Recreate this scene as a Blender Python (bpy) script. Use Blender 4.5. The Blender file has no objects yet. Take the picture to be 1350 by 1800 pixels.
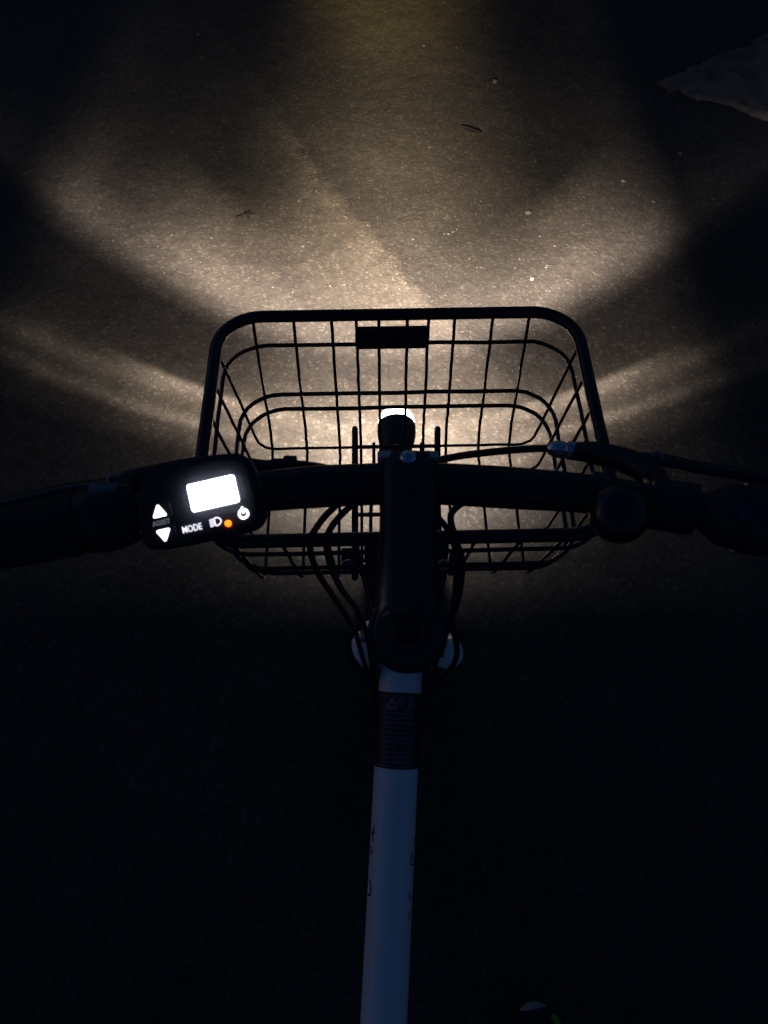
import bpy, bmesh, math, random
import numpy as np
from mathutils import Vector, Matrix

random.seed(7)
rng = np.random.default_rng(11)
R = math.radians
scene = bpy.context.scene
COL = scene.collection

# ------------------------------------------------------------------ camera
CAM_H = 1.42                                   # eye height of the rider's phone
PITCH = R(60)                                  # looking 60 degrees below the horizon
cam_data = bpy.data.cameras.new('camera')
cam_data.sensor_fit = 'VERTICAL'
cam_data.sensor_height = 36.0
cam_data.sensor_width = 27.0
cam_data.lens = 25.0
cam_data.clip_start = 0.02
cam_data.clip_end = 400
cam_data.dof.use_dof = True
cam_data.dof.focus_distance = 0.85
cam_data.dof.aperture_fstop = 15.0
cam = bpy.data.objects.new('camera', cam_data)
COL.objects.link(cam)
cam.location = (0, 0, CAM_H)
cam.rotation_euler = (R(90) - PITCH, 0, 0)
scene.camera = cam

# ------------------------------------------------------------------ night sky
world = bpy.data.worlds.new('World')
scene.world = world
world.use_nodes = True
wn = world.node_tree.nodes
wl = world.node_tree.links
wn.clear()
w_out = wn.new('ShaderNodeOutputWorld')
w_bg = wn.new('ShaderNodeBackground')
w_sky = wn.new('ShaderNodeTexSky')
w_sky.sky_type = 'NISHITA'
w_sky.sun_disc = False
w_sky.sun_elevation = R(0.0)
w_sky.sun_rotation = R(-75)
w_sky.ozone_density = 3.7
w_bg.inputs['Strength'].default_value = 0.02
wl.new(w_sky.outputs[0], w_bg.inputs['Color'])
wl.new(w_bg.outputs[0], w_out.inputs['Surface'])

# ------------------------------------------------------------------ exposure
vs = scene.view_settings
vs.view_transform = 'Standard'
vs.look = 'None'
vs.exposure = 3.0
vs.gamma = 1.0
vs.use_curve_mapping = False
scene.cycles.max_bounces = 5
scene.cycles.use_adaptive_sampling = True
scene.cycles.adaptive_threshold = 0.02

# ------------------------------------------------------------------ pixel <-> place
RIGHT = Vector((1, 0, 0))
FWD = Vector((0, math.cos(PITCH), -math.sin(PITCH)))
UP = Vector((0, math.sin(PITCH), math.cos(PITCH)))
EYE = Vector((0, 0, CAM_H))

def ray(px, py):
    return FWD + RIGHT * ((px - 675) / 1250) + UP * ((900 - py) / 1250)

def at(px, py, h=CAM_H):
    """place seen at a spot of the photograph, h metres below the eye"""
    d = ray(px, py)
    return EYE + d * (h / -d.z)

def deep(px, py, depth):
    """place seen at a spot of the photograph, depth metres along the view"""
    return EYE + ray(px, py) * depth

# ------------------------------------------------------------------ materials
def new_mat(name):
    m = bpy.data.materials.new(name)
    m.use_nodes = True
    nt = m.node_tree
    b = nt.nodes['Principled BSDF']
    return m, nt, b

def plain(name, col, rough=0.5, metal=0.0, spec=0.5, coat=0.0, bump=0.0, bscale=300, var=0.12):
    m, nt, b = new_mat(name)
    b.inputs['Roughness'].default_value = rough
    b.inputs['Metallic'].default_value = metal
    b.inputs['Specular IOR Level'].default_value = spec
    b.inputs['Coat Weight'].default_value = coat
    tc = nt.nodes.new('ShaderNodeTexCoord')
    nz = nt.nodes.new('ShaderNodeTexNoise')
    nz.inputs['Scale'].default_value = bscale
    nz.inputs['Detail'].default_value = 4
    nt.links.new(tc.outputs['Object'], nz.inputs['Vector'])
    nz2 = nt.nodes.new('ShaderNodeTexNoise')
    nz2.inputs['Scale'].default_value = 35
    nz2.inputs['Detail'].default_value = 5
    nt.links.new(tc.outputs['Object'], nz2.inputs['Vector'])
    mx = nt.nodes.new('ShaderNodeMixRGB')
    mx.inputs[1].default_value = (*[c * (1 - var) for c in col], 1)
    mx.inputs[2].default_value = (*[min(1, c * (1 + var)) for c in col], 1)
    nt.links.new(nz2.outputs['Fac'], mx.inputs[0])
    nt.links.new(mx.outputs[0], b.inputs['Base Color'])
    if bump:
        bp = nt.nodes.new('ShaderNodeBump')
        bp.inputs['Strength'].default_value = bump
        bp.inputs['Distance'].default_value = 0.001
        nt.links.new(nz.outputs['Fac'], bp.inputs['Height'])
        nt.links.new(bp.outputs[0], b.inputs['Normal'])
    mr = nt.nodes.new('ShaderNodeMapRange')
    mr.inputs['To Min'].default_value = max(0.02, rough - 0.08)
    mr.inputs['To Max'].default_value = min(1, rough + 0.1)
    nt.links.new(nz2.outputs['Fac'], mr.inputs['Value'])
    nt.links.new(mr.outputs[0], b.inputs['Roughness'])
    return m

def glow(name, col, strength, base=(0.02, 0.02, 0.02)):
    m, nt, b = new_mat(name)
    b.inputs['Base Color'].default_value = (*base, 1)
    b.inputs['Emission Color'].default_value = (*col, 1)
    b.inputs['Emission Strength'].default_value = strength
    b.inputs['Roughness'].default_value = 0.4
    return m

M = {}
M['white_paint'] = plain('white_frame_paint', (0.78, 0.80, 0.82), 0.38, coat=0.25, var=0.05)
M['black_coat'] = plain('black_powder_coat', (0.012, 0.012, 0.013), 0.28, bump=0.15, bscale=900)
M['black_alloy'] = plain('black_anodised_alloy', (0.014, 0.014, 0.016), 0.42, bump=0.1, bscale=700)
M['black_plastic'] = plain('black_plastic', (0.016, 0.016, 0.018), 0.5, bump=0.2, bscale=1200)
M['display_plastic'] = plain('matt_black_plastic', (0.042, 0.042, 0.046), 0.75, spec=0.15, bump=0.15, bscale=1200)
M['lamp_plastic'] = plain('grey_black_lamp_plastic', (0.05, 0.045, 0.042), 0.5, bump=0.15, bscale=900)
M['rubber'] = plain('black_rubber', (0.014, 0.014, 0.014), 0.72, bump=0.4, bscale=500)
M['tyre'] = plain('tyre_rubber', (0.02, 0.02, 0.02), 0.8, bump=0.5, bscale=260)
M['housing'] = plain('cable_housing', (0.014, 0.014, 0.015), 0.38)
M['chrome'] = plain('brushed_silver', (0.62, 0.64, 0.68), 0.2, metal=1.0)
M['dull_metal'] = plain('dull_grey_metal', (0.2, 0.19, 0.18), 0.42, metal=0.7)
M['ring_plastic'] = plain('grey_ring_plastic', (0.06, 0.06, 0.062), 0.5)
M['badge'] = plain('blue_grey_badge', (0.02, 0.03, 0.06), 0.35)
M['clamp_metal'] = plain('satin_clamp_metal', (0.5, 0.46, 0.43), 0.45, metal=0.5)
M['label_black'] = plain('label_black_film', (0.012, 0.012, 0.016), 0.45, var=0.05)
M['label_ink'] = plain('label_pale_ink', (0.5, 0.52, 0.6), 0.6)
M['label_faint'] = plain('label_faint_ink', (0.2, 0.205, 0.23), 0.6)
M['decal'] = plain('black_frame_lettering', (0.01, 0.01, 0.012), 0.5)
M['screen'] = glow('lit_screen', (0.74, 0.80, 1.0), 1.9, (0.3, 0.3, 0.3))
M['key_light'] = glow('backlit_key', (0.92, 0.92, 1.0), 0.6, (0.3, 0.3, 0.3))
M['symbol_light'] = glow('backlit_symbol', (0.88, 0.86, 1.0), 0.16, (0.2, 0.2, 0.2))
M['assist_ink'] = glow('dim_backlit_lettering', (0.75, 0.75, 1.0), 0.02, (0.2, 0.2, 0.25))
M['led_orange'] = glow('orange_indicator', (1.0, 0.15, 0.004), 0.45, (0.3, 0.1, 0.0))
M['lens'] = glow('lit_headlamp_lens', (1.0, 0.93, 0.82), 2.2, (0.5, 0.5, 0.5))
M['twig'] = plain('dark_dry_twig', (0.010, 0.007, 0.005), 0.85, bump=0.5, bscale=200)
M['leaf'] = plain('dark_rotten_leaf', (0.02, 0.016, 0.012), 0.8, bump=0.5, bscale=200)
M['pebble'] = plain('pale_pebble', (0.13, 0.118, 0.1), 0.8, bump=0.6, bscale=240, var=0.25)
M['shoe_black'] = plain('black_shoe_mesh', (0.012, 0.012, 0.014), 0.85, bump=0.6, bscale=700)
M['shoe_grey'] = plain('grey_shoe_rubber', (0.3, 0.3, 0.3), 0.7, bump=0.3, bscale=400)
M['shoe_lime'] = plain('yellow_green_shoe_panel', (0.3, 0.36, 0.03), 0.7, bump=0.3, bscale=400)

def asphalt_material():
    m, nt, b = new_mat('asphalt')
    L = nt.links
    tc = nt.nodes.new('ShaderNodeTexCoord')
    def noise(scale, det=6, rough=0.6):
        n = nt.nodes.new('ShaderNodeTexNoise')
        n.inputs['Scale'].default_value = scale
        n.inputs['Detail'].default_value = det
        n.inputs['Roughness'].default_value = rough
        L.new(tc.outputs['Object'], n.inputs['Vector'])
        return n
    def vor(scale, rnd=1.0):
        n = nt.nodes.new('ShaderNodeTexVoronoi')
        n.inputs['Scale'].default_value = scale
        n.inputs['Randomness'].default_value = rnd
        L.new(tc.outputs['Object'], n.inputs['Vector'])
        return n
    big = noise(2.2, 2)
    mid = noise(26, 5, 0.75)
    v1 = vor(150)
    # stone colour: each cell of the aggregate has a tone of its own
    cr = nt.nodes.new('ShaderNodeValToRGB')
    e = cr.color_ramp.elements
    e[0].position = 0.0; e[0].color = (0.0440, 0.0385, 0.0312, 1)
    e[1].position = 1.0; e[1].color = (0.1000, 0.0860, 0.0690, 1)
    a = e.new(0.55); a.color = (0.0540, 0.0468, 0.0375, 1)
    a = e.new(0.88); a.color = (0.0650, 0.0560, 0.0448, 1)
    sep = nt.nodes.new('ShaderNodeSeparateColor')
    L.new(v1.outputs['Color'], sep.inputs[0])
    L.new(sep.outputs[0], cr.inputs[0])
    cr2 = nt.nodes.new('ShaderNodeValToRGB')
    e = cr2.color_ramp.elements
    e[0].position = 0.3; e[0].color = (0.76, 0.755, 0.75, 1)
    e[1].position = 0.72; e[1].color = (1.22, 1.20, 1.17, 1)
    L.new(mid.outputs['Fac'], cr2.inputs[0])
    mul = nt.nodes.new('ShaderNodeMixRGB'); mul.blend_type = 'MULTIPLY'
    mul.inputs[0].default_value = 1
    L.new(cr.outputs[0], mul.inputs[1]); L.new(cr2.outputs[0], mul.inputs[2])
    cr3 = nt.nodes.new('ShaderNodeValToRGB')
    e = cr3.color_ramp.elements
    e[0].position = 0.35; e[0].color = (0.82, 0.82, 0.82, 1)
    e[1].position = 0.65; e[1].color = (1.12, 1.11, 1.09, 1)
    L.new(big.outputs['Fac'], cr3.inputs[0])
    mul2 = nt.nodes.new('ShaderNodeMixRGB'); mul2.blend_type = 'MULTIPLY'
    mul2.inputs[0].default_value = 1
    L.new(mul.outputs[0], mul2.inputs[1]); L.new(cr3.outputs[0], mul2.inputs[2])
    # the worn older course on one side of the joint is paler
    at_ = nt.nodes.new('ShaderNodeAttribute'); at_.attribute_name = 'worn'
    wr = nt.nodes.new('ShaderNodeMixRGB')
    wr.inputs[1].default_value = (0.66, 0.66, 0.67, 1); wr.inputs[2].default_value = (1.56, 1.53, 1.48, 1)
    L.new(at_.outputs['Fac'], wr.inputs[0])
    mul3 = nt.nodes.new('ShaderNodeMixRGB'); mul3.blend_type = 'MULTIPLY'
    mul3.inputs[0].default_value = 1
    L.new(wr.outputs[0], mul3.inputs[2]); L.new(mul2.outputs[0], mul3.inputs[1])
    L.new(mul3.outputs[0], b.inputs['Base Color'])
    b.inputs['Roughness'].default_value = 0.82
    b.inputs['Specular IOR Level'].default_value = 0.3
    # relief of the aggregate
    def math_(op, x, y):
        n = nt.nodes.new('ShaderNodeMath'); n.operation = op
        for k, v in ((0, x), (1, y)):
            if hasattr(v, 'links'): L.new(v, n.inputs[k])
            else: n.inputs[k].default_value = v
        return n.outputs[0]
    h = math_('ADD', math_('MULTIPLY', v1.outputs['Distance'], -0.7), math_('MULTIPLY', mid.outputs['Fac'], 2.6))
    bp = nt.nodes.new('ShaderNodeBump')
    bp.inputs['Strength'].default_value = 0.3
    bp.inputs['Distance'].default_value = 0.004
    L.new(h, bp.inputs['Height'])
    L.new(bp.outputs[0], b.inputs['Normal'])
    return m
M['asphalt'] = asphalt_material()

def concrete_material():
    m, nt, b = new_mat('grey_concrete')
    L = nt.links
    tc = nt.nodes.new('ShaderNodeTexCoord')
    n1 = nt.nodes.new('ShaderNodeTexNoise'); n1.inputs['Scale'].default_value = 13; n1.inputs['Roughness'].default_value = 0.75; n1.inputs['Detail'].default_value = 8
    n2 = nt.nodes.new('ShaderNodeTexNoise'); n2.inputs['Scale'].default_value = 140; n2.inputs['Detail'].default_value = 4
    L.new(tc.outputs['Object'], n1.inputs['Vector']); L.new(tc.outputs['Object'], n2.inputs['Vector'])
    cr = nt.nodes.new('ShaderNodeValToRGB')
    e = cr.color_ramp.elements
    e[0].position = 0.36; e[0].color = (0.055, 0.048, 0.038, 1)
    e[1].position = 0.64; e[1].color = (0.18, 0.158, 0.125, 1)
    L.new(n1.outputs['Fac'], cr.inputs[0])
    L.new(cr.outputs[0], b.inputs['Base Color'])
    b.inputs['Roughness'].default_value = 0.9
    ad = nt.nodes.new('ShaderNodeMath'); ad.operation = 'ADD'
    L.new(n1.outputs['Fac'], ad.inputs[0]); L.new(n2.outputs['Fac'], ad.inputs[1])
    bp = nt.nodes.new('ShaderNodeBump'); bp.inputs['Strength'].default_value = 0.6; bp.inputs['Distance'].default_value = 0.004
    L.new(ad.outputs[0], bp.inputs['Height']); L.new(bp.outputs[0], b.inputs['Normal'])
    return m
M['concrete'] = concrete_material()

def grit_material():
    m, nt, b = new_mat('loose_grit')
    a = nt.nodes.new('ShaderNodeAttribute'); a.attribute_name = 'tone'
    cr = nt.nodes.new('ShaderNodeValToRGB')
    e = cr.color_ramp.elements
    e[0].position = 0; e[0].color = (0.0279, 0.0260, 0.0248, 1)
    e[1].position = 1; e[1].color = (0.2044, 0.1735, 0.1344, 1)
    k = e.new(0.7); k.color = (0.0894, 0.0748, 0.0580, 1)
    nt.links.new(a.outputs['Fac'], cr.inputs[0])
    nt.links.new(cr.outputs[0], b.inputs['Base Color'])
    b.inputs['Roughness'].default_value = 0.75
    return m
M['grit'] = grit_material()

# ------------------------------------------------------------------ mesh helpers
def tag(o, label=None, cat=None, group=None, kind=None):
    if label: o['label'] = label
    if cat: o['category'] = cat
    if group: o['group'] = group
    if kind: o['kind'] = kind
    return o

def root_of(name, loc):
    o = bpy.data.objects.new(name, None)
    o.empty_display_size = 0.05
    COL.objects.link(o)
    o.location = loc
    return o

ORIGIN = {}

class MB:
    """collects shapes in world metres and links them as one mesh object"""
    def __init__(self):
        self.v, self.f = [], []

    def add(self, verts, faces):
        o = len(self.v)
        self.v += [Vector(p) for p in verts]
        self.f += [tuple(i + o for i in f) for f in faces]
        return self

    def tube(self, pts, r, seg=10, closed=False, caps=True, round_ends=False):
        pts = [Vector(p) for p in pts]
        n = len(pts)
        rad = r if isinstance(r, (list, tuple)) else [r] * n
        rad = list(rad)
        if round_ends and not closed:
            d0 = (pts[0] - pts[1]).normalized(); d1 = (pts[-1] - pts[-2]).normalized()
            r0, r1 = rad[0], rad[-1]
            head = [pts[0] + d0 * r0 * k for k in (0.96, 0.8, 0.45)]
            tail = [pts[-1] + d1 * r1 * k for k in (0.45, 0.8, 0.96)]
            pts = head + pts + tail
            rad = [r0 * 0.28, r0 * 0.6, r0 * 0.89] + rad + [r1 * 0.89, r1 * 0.6, r1 * 0.28]
            n = len(pts)
        tang = []
        for i in range(n):
            if closed: t = pts[(i + 1) % n] - pts[i - 1]
            else: t = pts[min(i + 1, n - 1)] - pts[max(i - 1, 0)]
            tang.append(t.normalized())
        ref = Vector((0, 0, 1)) if abs(tang[0].z) < 0.9 else Vector((0, 1, 0))
        nrm = (ref - tang[0] * ref.dot(tang[0])).normalized()
        verts, faces = [], []
        for i in range(n):
            nrm = (nrm - tang[i] * nrm.dot(tang[i])).normalized()
            b = tang[i].cross(nrm)
            for k in range(seg):
                a = 2 * math.pi * k / seg
                verts.append(pts[i] + (nrm * math.cos(a) + b * math.sin(a)) * rad[i])
        m = n if closed else n - 1
        # closed curve: match the seam
        shift = 0
        if closed:
            best = 1e9
            for s in range(seg):
                d = (verts[(n - 1) * seg] - verts[s]).length
                if d < best: best, shift = d, s
        for i in range(m):
            j = (i + 1) % n
            sh = shift if (closed and j == 0) else 0
            for k in range(seg):
                k2 = (k + 1) % seg
                faces.append((i * seg + k, i * seg + k2, j * seg + (k2 + sh) % seg, j * seg + (k + sh) % seg))
        if not closed and caps:
            faces.append(tuple(range(seg))[::-1])
            faces.append(tuple((n - 1) * seg + k for k in range(seg)))
        return self.add(verts, faces)

    def lathe(self, origin, axis, prof, seg=24, up=(0, 0, 1)):
        """prof: list of (distance along axis, radius)"""
        o = Vector(origin); ax = Vector(axis).normalized()
        u = Vector(up)
        if abs(u.dot(ax)) > 0.95: u = Vector((0, 1, 0)) if abs(ax.y) < 0.9 else Vector((1, 0, 0))
        u = (u - ax * u.dot(ax)).normalized()
        w = ax.cross(u)
        verts, faces = [], []
        for d, r in prof:
            for k in range(seg):
                a = 2 * math.pi * k / seg
                verts.append(o + ax * d + (u * math.cos(a) + w * math.sin(a)) * max(r, 1e-5))
        for i in range(len(prof) - 1):
            for k in range(seg):
                k2 = (k + 1) % seg
                faces.append((i * seg + k, i * seg + k2, (i + 1) * seg + k2, (i + 1) * seg + k))
        faces.append(tuple(range(seg))[::-1])
        faces.append(tuple((len(prof) - 1) * seg + k for k in range(seg)))
        return self.add(verts, faces)

    def slab(self, outline, z0, z1, o, a, b, n, bev=0.0):
        """outline of (s, t) in plane axes a, b, standing from z0 to z1 along n, its top edge rounded by bev"""
        o, a, b, n = Vector(o), Vector(a), Vector(b), Vector(n)
        cx = sum(p[0] for p in outline) / len(outline); cy = sum(p[1] for p in outline) / len(outline)
        rings = [(z0, 0.0)]
        if bev > 0:
            for k in range(5):
                q = k / 4 * math.pi / 2
                rings.append((z1 - bev + bev * math.sin(q), bev * (1 - math.cos(q))))
        else:
            rings.append((z1, 0.0))
        verts, faces = [], []
        m = len(outline)
        for z, ins in rings:
            for (s, t) in outline:
                dx, dy = s - cx, t - cy
                l = math.hypot(dx, dy) or 1
                k = max(0, (l - ins) / l)
                verts.append(o + a * (cx + dx * k) + b * (cy + dy * k) + n * z)
        for i in range(len(rings) - 1):
            for k in range(m):
                k2 = (k + 1) % m
                faces.append((i * m + k, i * m + k2, (i + 1) * m + k2, (i + 1) * m + k))
        faces.append(tuple(range(m))[::-1])
        faces.append(tuple((len(rings) - 1) * m + k for k in range(m)))
        return self.add(verts, faces)

    def box(self, c, size, a=(1, 0, 0), b=(0, 1, 0), n=(0, 0, 1), bev=0.0):
        hx, hy = size[0] / 2, size[1] / 2
        r = min(hx, hy) * 0.3 if bev else 0
        out = rounded_rect(hx, hy, max(r, 1e-4), 4) if bev else [(-hx, -hy), (hx, -hy), (hx, hy), (-hx, hy)]
        return self.slab(out, -size[2] / 2, size[2] / 2, c, a, b, n, bev)

    def build(self, name, mat, parent=None, smooth=True, flip=False):
        off = Vector((0, 0, 0))
        if parent is not None: off = ORIGIN[parent.name]
        me = bpy.data.meshes.new(name)
        me.from_pydata([tuple(p - off) for p in self.v], [], self.f)
        bm = bmesh.new(); bm.from_mesh(me)
        bmesh.ops.recalc_face_normals(bm, faces=bm.faces)
        if smooth:
            for f in bm.faces: f.smooth = True
            for e in bm.edges:
                if len(e.link_faces) == 2 and e.calc_face_angle(0) > R(38): e.smooth = False
        bm.to_mesh(me); bm.free()
        me.materials.append(mat)
        o = bpy.data.objects.new(name, me)
        COL.objects.link(o)
        if parent is not None:
            o.parent = parent
        ORIGIN[o.name] = off
        return o

def rounded_rect(hx, hy, r, seg=5):
    out = []
    for cx, cy, a0 in ((hx - r, -hy + r, -90), (hx - r, hy - r, 0), (-hx + r, hy - r, 90), (-hx + r, -hy + r, 180)):
        for k in range(seg + 1):
            a = R(a0 + 90 * k / seg)
            out.append((cx + r * math.cos(a), cy + r * math.sin(a)))
    return out

def smooth_path(pts, per=8, closed=False):
    """Catmull-Rom through the points"""
    P = [Vector(p) for p in pts]
    n = len(P); out = []
    for i in range(n if closed else n - 1):
        if closed: p0, p1, p2, p3 = P[i - 1], P[i], P[(i + 1) % n], P[(i + 2) % n]
        else:
            p1, p2 = P[i], P[i + 1]
            p0 = P[i - 1] if i else p1 * 2 - p2
            p3 = P[i + 2] if i + 2 < n else p2 * 2 - p1
        for k in range(per):
            t = k / per
            out.append(0.5 * ((2 * p1) + (p2 - p0) * t + (2 * p0 - 5 * p1 + 4 * p2 - p3) * t * t + (3 * p1 - p0 - 3 * p2 + p3) * t ** 3))
    if not closed: out.append(P[-1])
    return out

def text_geometry(body, size, bold=0.0):
    """flat outline of a word as (verts, faces), centred, from Blender's own font"""
    cu = bpy.data.curves.new('lettering', 'FONT')
    cu.body = body; cu.size = size; cu.align_x = 'CENTER'; cu.align_y = 'CENTER'
    cu.offset = bold; cu.resolution_u = 3
    ob = bpy.data.objects.new('lettering', cu)
    COL.objects.link(ob)
    dg = bpy.context.evaluated_depsgraph_get()
    dg.update()
    me = bpy.data.meshes.new_from_object(ob.evaluated_get(dg))
    v = [tuple(p.co) for p in me.vertices]
    f = [tuple(p.vertices) for p in me.polygons]
    bpy.data.objects.remove(ob); bpy.data.curves.remove(cu); bpy.data.meshes.remove(me)
    return v, f

def solid_letters(mb, geo, place, h):
    """lay flat lettering with the function place(s, t, lift) and give it a little thickness"""
    v, f = geo
    n = len(v)
    verts = [place(x, y, h) for x, y, z in v] + [place(x, y, 0) for x, y, z in v]
    faces = [tuple(q) for q in f]
    from collections import Counter
    cnt = Counter()
    for q in f:
        for i in range(len(q)):
            cnt[tuple(sorted((q[i], q[(i + 1) % len(q)])))] += 1
    for q in f:
        for i in range(len(q)):
            a, b = q[i], q[(i + 1) % len(q)]
            if cnt[tuple(sorted((a, b)))] == 1: faces.append((b, a, a + n, b + n))
    mb.add(verts, faces)
    return mb

# ================================================================== GROUND
def value_noise(x, y, freq, seed):
    """smooth lattice noise in -1..1"""
    g = np.random.default_rng(seed).uniform(-1, 1, (512, 512))
    X, Y = x * freq + 1000, y * freq + 1000
    xi, yi = np.floor(X).astype(int), np.floor(Y).astype(int)
    fx, fy = X - xi, Y - yi
    fx = fx * fx * (3 - 2 * fx); fy = fy * fy * (3 - 2 * fy)
    q = lambda a, b: g[a % 512, b % 512]
    return (q(xi, yi) * (1 - fx) * (1 - fy) + q(xi + 1, yi) * fx * (1 - fy) + q(xi, yi + 1) * (1 - fx) * fy + q(xi + 1, yi + 1) * fx * fy)

JOINT = [at(x, y) for x, y in ((430, 105), (490, 200), (548, 290), (588, 345), (650, 410), (705, 478), (770, 545), (850, 620))]

def joint_side(x, y):
    """signed distance to the old joint across the asphalt, positive on the near left"""
    best = np.full(x.shape, 1e9); sgn = np.zeros(x.shape)
    wob = 0.018 * value_noise(x, y, 22, 5) + 0.01 * value_noise(x, y, 60, 6)
    for a, b in zip(JOINT[:-1], JOINT[1:]):
        dx, dy = b.x - a.x, b.y - a.y
        l2 = dx * dx + dy * dy
        t = np.clip(((x - a.x) * dx + (y - a.y) * dy) / l2, 0, 1)
        d = np.hypot(x - a.x - t * dx, y - a.y - t * dy)
        s = np.sign((x - a.x) * dy - (y - a.y) * dx)
        k = d < best
        best = np.where(k, d, best); sgn = np.where(k, s, sgn)
    return best * sgn + wob

def ground_height(x, y):
    x = np.asarray(x, float); y = np.asarray(y, float)
    near = np.exp(-((np.maximum(np.abs(x) - 1.8, 0)) ** 2 + np.maximum(np.abs(y - 1.6) - 2, 0) ** 2))
    z = 0.003 * value_noise(x, y, 1.7, 1) + 0.0016 * value_noise(x, y, 7, 2) + 0.0011 * value_noise(x, y, 19, 3) + 0.0008 * value_noise(x, y, 44, 4)
    d = joint_side(x, y)
    along = np.exp(-((x - JOINT[4].x) ** 2 + (y - JOINT[4].y) ** 2) / 0.9)
    z = z + along * (0.004 / (1 + np.exp(-d / 0.010)) + 0.0008 * np.exp(-(d / 0.018) ** 2))
    return z * near

def build_ground():
    dense = 0.0115
    xs = np.arange(-1.75, 1.7501, dense); ys = np.arange(-0.35, 3.7, dense)
    far = np.array([0.05, 0.2, 0.6, 1.5, 4, 10, 25, 60])
    xs = np.concatenate([xs[0] - far[::-1], xs, xs[-1] + far])
    ys = np.concatenate([ys[0] - far[::-1], ys, ys[-1] + far])
    X, Y = np.meshgrid(xs, ys)
    Z = ground_height(X, Y)
    nx, ny = len(xs), len(ys)
    co = np.stack([X.ravel(), Y.ravel(), Z.ravel()], 1)
    idx = np.arange(nx * ny).reshape(ny, nx)
    q = np.stack([idx[:-1, :-1].ravel(), idx[:-1, 1:].ravel(), idx[1:, 1:].ravel(), idx[1:, :-1].ravel()], 1)
    me = bpy.data.meshes.new('asphalt_ground')
    me.vertices.add(len(co)); me.vertices.foreach_set('co', co.ravel())
    me.loops.add(q.size); me.loops.foreach_set('vertex_index', q.ravel())
    me.polygons.add(len(q)); me.polygons.foreach_set('loop_start', np.arange(0, q.size, 4))
    me.polygons.foreach_set('use_smooth', np.ones(len(q), bool))
    me.update(calc_edges=True)
    a = me.attributes.new('worn', 'FLOAT', 'POINT')
    d = joint_side(X, Y).ravel()
    g = np.exp(-((X.ravel() - JOINT[4].x) ** 2 + (Y.ravel() - JOINT[4].y) ** 2) / 0.8)
    w = np.where(d > 0, 0.4 + 0.6 * g * np.exp(-d / 0.12), 0.4 * (1 - g * np.exp(d / 0.28)))
    k = 1 / (1 + np.exp(-d / 0.007))
    w = np.where(np.abs(d) < 0.03, 0.4 * (1 - g) + g * (k * (0.4 + 0.6 * np.exp(-0.03 / 0.12)) + (1 - k) * 0.06), w)
    a.data.foreach_set('value', w.astype(np.float32))
    me.materials.append(M['asphalt'])
    o = bpy.data.objects.new('asphalt_ground', me)
    COL.objects.link(o)
    return tag(o, 'dark asphalt ground lit by the bicycle headlight', kind='structure')
build_ground()

# concrete patch laid over the asphalt, its broken corner pointing at the beam
def build_patch():
    corner, low, high = at(1150, 155), at(1360, 222), at(1360, 60)
    e1, e2 = (low - corner).normalized(), (high - corner).normalized()
    sn = abs(e1.x * e2.y - e1.y * e2.x)
    n = 90
    g = np.concatenate([[0, 0.004, 0.009, 0.016, 0.026, 0.04], 0.04 + 2.1 * np.linspace(0.012, 1, n) ** 1.25])
    S, T = np.meshgrid(g, g)                       # metres along the near and the far edge
    def ragged(u, k):
        return 0.020 * value_noise(u, u * 0 + k, 9, 31) + 0.020 * value_noise(u, u * 0 + k, 31, 32) + 0.014 * value_noise(u, u * 0 + k, 85, 33)
    fall = lambda q: np.exp(-q / 0.10)
    n1 = Vector((e1.y, -e1.x, 0)); n2 = Vector((-e2.y, e2.x, 0))
    if n1.dot(e2) > 0: n1 = -n1
    if n2.dot(e1) > 0: n2 = -n2
    o1, o2 = ragged(S, 3.3) * fall(T), ragged(T, 8.7) * fall(S)
    X = corner.x + e1.x * S + e2.x * T + n1.x * o1 + n2.x * o2
    Y = corner.y + e1.y * S + e2.y * T + n1.y * o1 + n2.y * o2
    edge = np.minimum(S, T) * sn
    Z = np.interp(edge, [0, 0.002, 0.006, 0.014, 0.05], [-0.006, 0.006, 0.012, 0.016, 0.018])
    Z = Z + np.where(edge > 0, 0.0022 * value_noise(X, Y, 24, 41) + 0.0016 * value_noise(X, Y, 70, 42) + 0.002 * value_noise(X, Y, 5, 43), 0)
    m = len(g)
    idx = np.arange(m * m).reshape(m, m)
    q = np.stack([idx[:-1, :-1].ravel(), idx[:-1, 1:].ravel(), idx[1:, 1:].ravel(), idx[1:, :-1].ravel()], 1)
    mb = MB().add([tuple(p) for p in np.stack([X.ravel(), Y.ravel(), Z.ravel()], 1)], [tuple(int(k) for k in f) for f in q])
    o = mb.build('paving_patch', M['concrete'])
    tag(o, 'raised grey patch with ragged edges in the dark top right corner', kind='structure')
build_patch()

# ================================================================== BICYCLE
BX = 0.0165                                        # the bicycle's middle
bike = root_of('bicycle', (BX, 0.45, 0.0))
ORIGIN['bicycle'] = Vector((BX, 0.45, 0.0))
tag(bike, 'white framed electric bicycle with black wire front basket and lit headlight', 'bicycle')

# ---- main tube
T0 = Vector((0.0196, 0.262, CAM_H - 0.727)); T1 = Vector((-0.0140, -0.3207, CAM_H - 0.9168))
TA = (T1 - T0).normalized()
TR = 0.0226
mt = MB().tube([T0 + (T1 - T0) * (k / 20) for k in range(21)], TR, 40).build('main_tube', M['white_paint'], bike)
T_UP = (Vector((0, 0, 1)) - TA * TA.z).normalized()
T_SIDE = TA.cross(T_UP)                            # to the right as the rider sees it?
if T_SIDE.x < 0: T_SIDE = -T_SIDE

def on_tube(s, ang, lift=0.0):
    """s metres down the tube, angle from its top (positive to the right)"""
    return T0 + TA * s + (T_UP * math.cos(ang) + T_SIDE * math.sin(ang)) * (TR + lift)

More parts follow.
